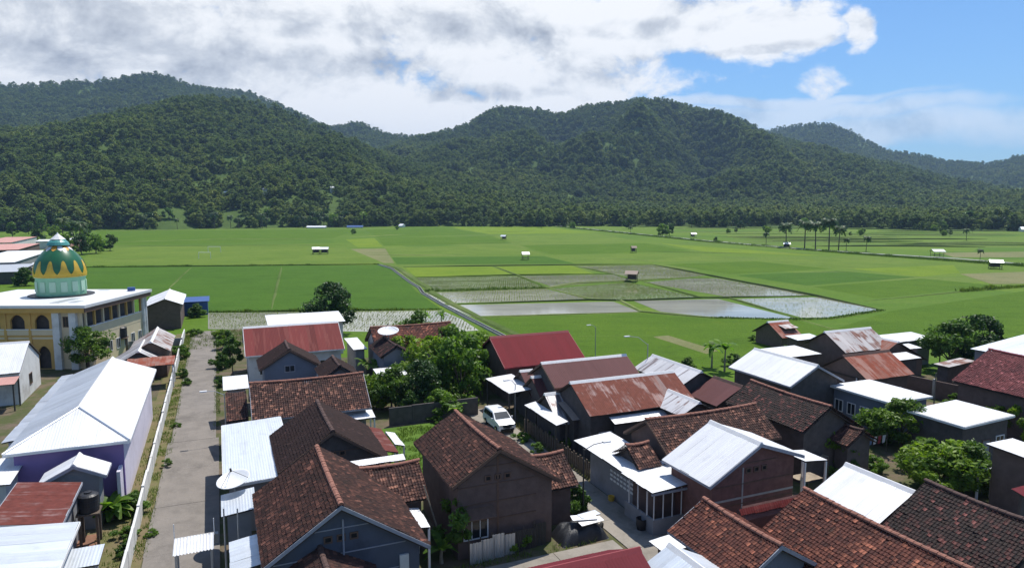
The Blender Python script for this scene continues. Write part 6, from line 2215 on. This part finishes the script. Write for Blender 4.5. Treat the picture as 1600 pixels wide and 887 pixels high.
PALM = [palm_mesh(700 + k, 8.5) for k in range(3)]
for i, (u, vb_, vt, lab) in enumerate([(1228, 387, 350, 'leftmost tall coconut palm on the field road'), (1257, 389, 347, 'second tall palm from the left on the field road'),
                                       (1274, 390, 349, 'third tall palm from the left on the field road'), (1295, 391, 345, 'slender palm in the middle of the field road row'),
                                       (1310, 392, 356, 'full crowned palm in the field road row'), (1322, 392, 374, 'stubby young palm in the field road row'),
                                       (1353, 393, 371, 'rightmost low spreading palm on the field road'), (1197, 383, 364, 'short palm left of the field road row'),
                                       (985, 366, 353, 'small dark palm on the far field road'), (1510, 376, 360, 'short lone palm in the right hand terraces'),
                                       (1531, 408, 392, 'dense dark palm by the right hand field road'), (100, 384, 346, 'palm among the trees behind the dome'),
                                       (125, 392, 352, 'palm right of the dome')]):
    p = P(u, vb_)
    dpt = p.y * math.cos(CP)
    hgt = (vb_ - vt) / CF * p.length
    put_tree('coconut_palm', lab, PALM[i % 3], p, hgt / 9.3, i * 1.3, 'palm')

# trees on the plain and along the foot of the hills
rt = random.Random(77)
lone = [(1035, 369, 'far3', 0.62, 'round dark tree clump on the far field road'), (1046, 368, 'far1', 0.55, 'second tree of the clump on the far field road'),
        (1118, 378, 'far1', 0.2, 'tiny bush on the field road verge'), (1472, 359, 'far3', 0.55, 'round tree in the right hand terraces'),
        (1489, 355, 'far4', 0.5, 'thin tree beside the round terrace tree'), (1387, 350, 'far1', 0.5, 'tree at the top of the terraces'),
        (1475, 369, 'far3', 0.3, 'small bush in the middle of the terraces'), (1514, 358, 'far2', 0.9, 'tall tree at the right terraces'),
        (1550, 357, 'far2', 0.8, 'tall tree near the right edge of the terraces'), (1578, 358, 'far1', 1.0, 'bushy tree near the right edge of the terraces'),
        (817, 353, 'far1', 1.0, 'bushy tree at the bend of the far road'), (846, 356, 'far4', 0.6, 'thin tree at the start of the field road'),
        (620, 359, 'far3', 0.25, 'small bush on the plain left of the middle'), (552, 366, 'far3', 0.3, 'small bush by the field path'),
        (1552, 418, 'far3', 0.2, 'bush by the right hand field hut')]
for u, v, k, s, lab in lone:
    put_tree('field_tree', lab, TM[k], P(u, v), s * 1.55, rt.uniform(0, 6), 'tree')
secs = [(230, 'behind the left hamlet'), (420, 'beyond the football pasture'), (620, 'behind the blue roofed stall'), (860, 'at the bend of the far road'),
        (1120, 'beyond the start of the field road'), (1380, 'behind the row of palms'), (1700, 'above the right hand terraces')]
kinds_ = {'far1': 'dark bushy', 'far2': 'rounded mid green', 'far3': 'broad light green', 'far4': 'tall slim dark'}
keys = ['far1', 'far2', 'far3', 'far4', 'far1', 'far2', 'far1']
for u in np.arange(60, 1640, 10.0):
    for lay in range(2):
        uu = u + rt.uniform(-7, 7)
        if lay == 0 and (rt.random() < (0.5 if uu > 860 else 0.2)):
            continue
        base = np.interp(uu, [60, 150, 560, 690, 800, 860, 1000, 1300, 1600], [363, 358, 353.5, 350, 347.5, 346, 345.5, 346.5, 349])
        base += rt.uniform(0, 1.2) if uu < 860 else rt.uniform(0, 4.0)
        if lay == 1:
            base -= rt.uniform(2.5, 5.5)
        if lay == 0 and any(a < uu < b for a, b in ((222, 236), (268, 288), (338, 368))):
            continue
        k = rt.choice(keys)
        sec = next(n_ for lim, n_ in secs if uu < lim)
        lab = '%s tree, %s row, tree line %s' % (kinds_[k], 'front' if lay == 0 else 'back', sec)
        put_tree('forest_edge_tree', lab, TM[k], P(uu, base), rt.uniform(0.7, 1.75) * (0.95 if lay == 0 else 1.2), rt.uniform(0, 6.28), 'tree', lab.replace(' tree,', ' trees,'))
for i in range(60):
    uu = rt.uniform(880, 1620)
    vv = rt.uniform(347, 372)
    if vv > 358 and uu < 1100: continue
    k = rt.choice(['far1', 'far3', 'far4'])
    lab = '%s small tree scattered on the far terraces' % kinds_[k]
    put_tree('terrace_tree', lab, TM[k], P(uu, vv), rt.uniform(0.6, 1.25) * (1 if vv < 358 else 0.5), rt.uniform(0, 6), 'tree', lab)
for i, (u, v, k, s, lab) in enumerate([
    (105, 402, 'far2', 0.85, 'dark tree right behind the dome'), (128, 398, 'far1', 0.9, 'dark tree next to the palm right of the dome'),
    (150, 396, 'far3', 0.95, 'lighter broad tree right of the dome'), (172, 392, 'far1', 0.8, 'rightmost round tree at the edge of the left hamlet'),
    (140, 388, 'far4', 1.0, 'tall slim tree behind the broad tree at the hamlet'), (60, 384, 'far1', 0.9, 'tree left of the dome tip'), (20, 372, 'far2', 0.9, 'tree over the pink roofs'),
    (85, 372, 'far3', 0.9, 'tree beyond the dome tip'), (45, 366, 'far1', 1.0, 'tree behind the hamlet roofs'), (5, 362, 'far2', 1.0, 'tree at the left edge behind the hamlet'),
    (115, 378, 'far2', 1.0, 'tree between the palms of the hamlet')]):
    put_tree('hamlet_tree', lab, TM[k], P(u, v), s, i * 1.1, 'tree')

# ------------------------------------------------------------------ the hamlet behind the mosque, far houses, field huts
for i, (lab, pxs, z, mt, wl_) in enumerate([
    ('salmon pink roofed house at the left edge behind the dome', [(-20, 372), (38, 369), (50, 378), (-20, 380)], 4.6, 'pink_sheet', 'white_wall'),
    ('second pink roof under the first at the left edge', [(-20, 381), (58, 381), (30, 390), (-20, 391)], 4.4, 'pink_sheet', 'brown_wall'),
    ('wide white roof left of the dome', [(-20, 392), (58, 392), (48, 409), (-20, 411)], 4.6, 'zinc_white', 'grey_wall'),
    ('dark shed under the wide white roof', [(-20, 414), (45, 412), (40, 424), (-20, 426)], 3.6, 'zinc_grey', 'dark_wall'),
    ('small white roof peeping left of the dome drum', [(46, 410), (60, 410), (56, 418), (44, 418)], 3.4, 'zinc_white', 'brown_wall'),
    ('pale roof among the far left trees', [(18, 349), (37, 348), (38, 351), (17, 352)], 5.0, 'zinc_grey', 'grey_wall'),
    ('grey roofed house at the far left edge', [(-20, 343), (8, 345), (9, 352), (-20, 352)], 5.0, 'zinc_grey', 'white_wall'),
    ('long low white roof behind the dome', [(60, 374), (82, 374), (84, 377), (58, 377)], 4.0, 'zinc_white', 'white_wall'),
    ('little white house right of the dome top', [(105, 371), (120, 371), (120, 377), (106, 377)], 4.2, 'zinc_white', 'pink_sheet')]):
    canopy(lab, pxs, [z, z, z - 0.5, z - 0.5], style='flat', mat=mt, wall=wl_, seed=120 + i, name='far_house', cat='house')


def far_house(label, u, v, wpx, hpx, wall='white_wall', roof='zinc_white', zbase=0.0, dist=None):
    p = P(u, v) if dist is None else None
    if dist:
        d = ray(u, v)
        k = dist / d.y
        p = Vector((d.x * k, d.y * k, 0))
        allv = np.concatenate([hFL.reshape(-1, 3), hMR.reshape(-1, 3), hMC.reshape(-1, 3)])
        nearv = allv[np.argsort(np.hypot(allv[:, 0] - p.x, allv[:, 1] - p.y))[:6]]
        zbase = max(0.0, float(nearv[:, 2].max()))
    L_ = p.length
    w_, h_ = wpx / CF * L_, hpx / CF * L_
    o = tag(empty('far_house', (p.x, p.y, zbase), R_(random.uniform(-20, 20))), label, 'house')
    MB().box(-w_ / 2, -3, -6, w_ / 2, 3, h_ * 0.55).build('wall', wall, o)
    MB().prism([(-w_ * 0.55, -3.6, h_ * 0.5), (-w_ * 0.55, 0, h_ * 1.05), (-w_ * 0.55, 3.6, h_ * 0.5)], (w_ * 1.1, 0, 0)).build('roof', roof, o)
    return o


for i, (u, v, wpx, hpx, lab, ds) in enumerate([
    
        (555, 356, 22, 3.5, 'blue roofed stall by the far road', None), (495, 356.5, 26, 3.5, 'long low pale house by the far road', None), (628, 355, 6, 5, 'tiny white house by the far road', None),
    (752, 353, 9, 5, 'small white house at the far road bend', None), (793, 352, 11, 6, 'white hut with bright roof at the end of the far road', None),
    (1039, 344, 5, 3, 'tiny white hut near the tree line', None),
    (1421, 349, 6, 3, 'white roof in the right terraces', None), (1414, 351, 5, 2.5, 'lower white roof in the right terraces', None),
    (1598, 362, 6, 6, 'white house at the right edge of the terraces', None), (276, 348, 5, 3, 'white gate hut by the pasture tree line', None),
    (150, 352, 4, 9, 'slim white tower at the end of the left trees', None)] + SLOPE_HOUSES):
    blue = 'blue' in lab
    red = 'reddish' in lab
    far_house(lab, u, v, wpx, hpx, 'white_wall', 'blue_paint' if blue else ('rust_red' if red else 'zinc_white'), dist=ds)


def field_hut(label, u, v, wpx, roof='zinc_white', wall=None, hgt=2.1):
    p = P(u, v)
    w_ = wpx / CF * p.length
    o = tag(empty('field_hut', (p.x, p.y, 0), R_(random.uniform(-25, 25))), label, 'hut')
    a, b = w_ / 2, w_ * 0.42
    for sx in (-1, 1):
        for sy in (-1, 1):
            MB().tube([(sx * a * 0.85, sy * b * 0.85, 0), (sx * a * 0.85, sy * b * 0.85, hgt)], 0.08, 6).build('post', 'bark', o)
    MB().box(-a * 0.85, -b * 0.85, 0.7, a * 0.85, b * 0.85, 0.8).build('platform', 'wood_wall', o)
    if wall:
        MB().box(-a * 0.8, b * 0.3, 0.8, a * 0.8, b * 0.4, hgt).build('back_wall', wall, o)
    rf = empty('roof', (0, 0, 0), 0, o)
    for sg in (-1, 1):
        MB().prism([(-a * 1.1, sg * b * 1.2, hgt - 0.05), (a * 1.1, sg * b * 1.2, hgt - 0.05), (a * 1.1, 0.0, hgt + 0.75), (-a * 1.1, 0.0, hgt + 0.75)], (0, 0, 0.06)).build('roof_sheet', roof, rf)
    return o


field_hut('bright white roofed field hut in the middle of the rice', 821, 406, 11)
field_hut('thatched brown field hut between the flooded plots', 987, 440, 18, 'tan_sheet', 'wood_wall')
field_hut('small pale hut in the upper middle of the rice', 787, 375, 8, 'zinc_grey', 'dark_wall')
field_hut('little dark hut right of the white roofed hut', 990, 395, 8, 'tan_sheet', 'dark_wall')
field_hut('white roofed shelter on the right field road', 1464, 401, 14)
field_hut('pale shelter with bushes below the right field road', 1555, 420, 14, 'zinc_grey', 'bark')
field_hut('left shelter of the group on the pasture edge', 494, 397, 11, 'zinc_grey', 'dark_wall')
field_hut('right shelter of the group on the pasture edge', 507, 397, 12, 'zinc_white', 'dark_wall')
field_hut('grey shelter by the far field road', 1083, 371, 8, 'zinc_grey', 'dark_wall')
field_hut('stall under the leftmost tall palm', 1229, 388, 9, 'zinc_grey', 'brown_wall')
hb = gable('weathered wooden barn with patched rusty roof at the rice edge', (1202, 504), (1228, 500), 3.4, (1222, 513), 0.6, style='metal', mat='rust_red', wall='wood_wall', seed=130, name='barn', cat='barn')
canopy('ragged pale lean-to of the weathered barn', [(1218, 508), (1236, 506), (1247, 512), (1226, 514)], [3.0, 3.0, 2.7, 2.7], mat='zinc_old', wall='wood_wall', seed=131, name='lean_to', cat='lean-to')
canopy('low grey sheet roof between the barn and the half zinc house', [(1232, 524), (1268, 521), (1280, 528), (1242, 533)], [3.0, 3.0, 2.8, 2.8], mat='zinc_grey', wall='brown_wall', seed=132, name='shed', cat='shed')
for lab, u, v, wpx, hpx in (('nearer white football goal on the pasture', 320, 404, 17, 9), ('farther white football goal on the pasture', 335, 394, 18, 8)):
    p = P(u, v)
    o = tag(empty('football_goal', (p.x, p.y, 0)), lab, 'goal')
    w_, h_ = wpx / CF * p.length / 2, hpx / CF * p.length
    for sx in (-1, 1):
        MB().tube([(sx * w_, 0, 0), (sx * w_, 0, h_)], 0.09, 6).build('post', 'lamp_white', o)
    MB().tube([(-w_, 0, h_), (w_, 0, h_)], 0.09, 6).build('crossbar', 'lamp_white', o)

# ------------------------------------------------------------------ small things in the yards
for nm, lab, cat, (u, v), rr_, hh2, mt in (('bucket', 'yellow bucket by the wall along the lane', 'bucket', (955, 783), 0.22, 0.4, 'dome_gold'), ('barrel', 'blue barrel at the foot of the brown block house', 'barrel', (1572, 752), 0.35, 0.9, 'blue_paint'),
                               ('barrel', 'dark barrel beside the porch on the lane', 'barrel', (1002, 828), 0.33, 0.8, 'tank_black'), ('pot', 'clay pot under the street lamp at the lane corner', 'pot', (922, 812), 0.25, 0.35, 'ridge_clay')):
    o = tag(empty(nm, P(u, v)), lab, cat)
    MB().lathe([(rr_ * 0.8, 0), (rr_, hh2 * 0.5), (rr_ * 0.97, hh2 * 0.95), (rr_, hh2), (rr_ * 0.88, hh2 - 0.02), (rr_ * 0.8, hh2 * 0.7), (0.02, hh2 * 0.7)], 18).build('body', mt, o)
    MB().lathe([(rr_ * 1.0, hh2 * 0.96), (rr_ * 1.05, hh2 * 0.98), (rr_ * 1.0, hh2 * 1.0)], 18).build('rim', mt, o)
plain('cloth_white', (0.75, 0.75, 0.75), 0.9, 0.05, 3.0)
plain('cloth_blue', (0.16, 0.24, 0.42), 0.9, 0.1, 3.0)
plain('cloth_red', (0.42, 0.06, 0.06), 0.9, 0.1, 3.0)
plain('tarp_tan', (0.34, 0.27, 0.19), 0.8, 0.2, 2.0)
cl = tag(empty('clothes_line', P(1362, 712), GA), 'clothes line with white and grey washing below the low tiled gable', 'washing line')
for sx in (-1.6, 1.6):
    MB().tube([(sx, 0, 0), (sx, 0, 1.7)], 0.03, 6).build('post', 'bark', cl)
MB().tube([(-1.6, 0, 1.65), (0, 0, 1.55), (1.6, 0, 1.65)], 0.008, 5).build('line', 'pole_dark', cl)
for k in range(6):
    x = -1.4 + k * 0.5
    MB().add([(x, -0.02, 1.57), (x + 0.36, -0.02, 1.57), (x + 0.34, 0.04, 0.95), (x + 0.02, 0.03, 0.9)], [(0, 1, 2, 3)]).build('cloth', ['cloth_white', 'cloth_white', 'cloth_blue', 'cloth_white', 'cloth_red', 'cloth_white'][k], cl)


def draped(name, label, cat, p, a, b, z, mat, sag=0.25, rz=GA):
    o = tag(empty(name, (p[0], p[1], 0), rz), label, cat)
    vs, fs = [], []
    n = 10
    for i in range(n + 1):
        for j in range(n + 1):
            x, y = (i / n * 2 - 1), (j / n * 2 - 1)
            vs.append((x * a, y * b, z - sag * (1 - x * x) * (1 - y * y) + 0.05 * mnoise.noise(Vector((x * 3, y * 3, z)))))
    for i in range(n):
        for j in range(n):
            q = i * (n + 1) + j
            fs.append((q, q + n + 1, q + n + 2, q + 1))
    link('sheet', mesh_data('sheet', vs, fs, mat, smooth=True), o)
    for sx in (-1, 1):
        for sy in (-1, 1):
            MB().tube([(sx * a * 0.97, sy * b * 0.97, 0), (sx * a * 0.97, sy * b * 0.97, z)], 0.03, 6).build('post', 'bark', o)
    return o


draped('tarpaulin', 'tan tarpaulin roof behind the brick-brown gable wall', 'tarpaulin', P(1262, 752), 1.1, 0.8, 2.0, 'tarp_tan')
draped('tarpaulin', 'second tan tarpaulin lower behind the brick-brown wall', 'tarpaulin', P(1258, 782), 0.9, 0.6, 1.7, 'tarp_tan')
wp = tag(empty('porch_wall', P(866, 806), GA), 'sunlit cream plaster wall beside the dark gabled house at the lane', 'wall')
MB().prism([(-0.9, 0, 0), (0.9, 0, 0), (0.9, 0, 0.7), (-0.1, 0, 1.1), (-0.9, 0, 1.7)], (0, 0.18, 0)).build('panel', 'cream_wall', wp)
MB().box(-1.05, -0.04, 0, -0.903, 0.22, 2.0).build('post', 'white_wall', wp)
h = H['front']
yn = -h['hh']
MB().box(0.75, yn - 0.5, 0.9, 2.45, yn - 0.47, 2.3).build('curtain', 'cloth_blue', h['root'])
MB().box(0.6, yn - 0.75, 0.82, 2.6, yn - 0.42, 0.88).build('ledge', 'trim_white', h['root'])
lf = tag(empty('lane_fence', W(24.35, 46.0), GA), 'dark bamboo fence along the right side of the lane', 'fence')
for k in range(36):
    y = -3.2 + k * 0.33
    hgt = 1.25 + 0.12 * math.sin(k * 2.1)
    MB().box(-0.03, y, 0, 0.03, y + 0.2, hgt).build('slat', 'bark', lf)
MB().box(0.033, -3.2, 0.9, 0.08, 8.7, 0.97).build('rail', 'bark', lf)

# palms mixed into the tree line
for i in range(44):
    uu = rt.uniform(180, 1600)
    base = np.interp(uu, [60, 150, 560, 690, 800, 860, 1000, 1300, 1600], [363, 358, 353.5, 350, 347.5, 346, 345.5, 346.5, 349]) + rt.uniform(0, 2.0)
    sec = next(n_ for lim, n_ in secs if uu < lim)
    lab = 'palm standing out of the tree line %s' % sec
    put_tree('coconut_palm', lab, PALM[i % 3], P(uu, base), rt.uniform(0.9, 1.6), rt.uniform(0, 6), 'palm', lab.replace('palm ', 'palms '))
# battens, vents and stains on the plain gable walls
for hk, n_b in (('centre', 5), ('white', 4), ('front', 4), ('umber', 3)):
    h = H[hk]
    yn = -h['hh']
    for k in range(1, n_b + 1):
        z = h['zr'] * k / (n_b + 1)
        half = min(h['p1'], h['p2'], (h['zr'] - 0.2 - z) / 0.66)
        MB().box(-half, yn - 0.035, z, half, yn - 0.004, z + 0.05).build('batten', 'trim_wood' if hk != 'front' else 'trim_grey', h['root'])
    for k in (-1, 0, 1):
        window(h['root'], k * 0.6 - 0.2, k * 0.6 + 0.2, h['zr'] * 0.70, h['zr'] * 0.70 + 0.35, yn, 'n', 'trim_wood', 'dark_hole', 1, 'vent')
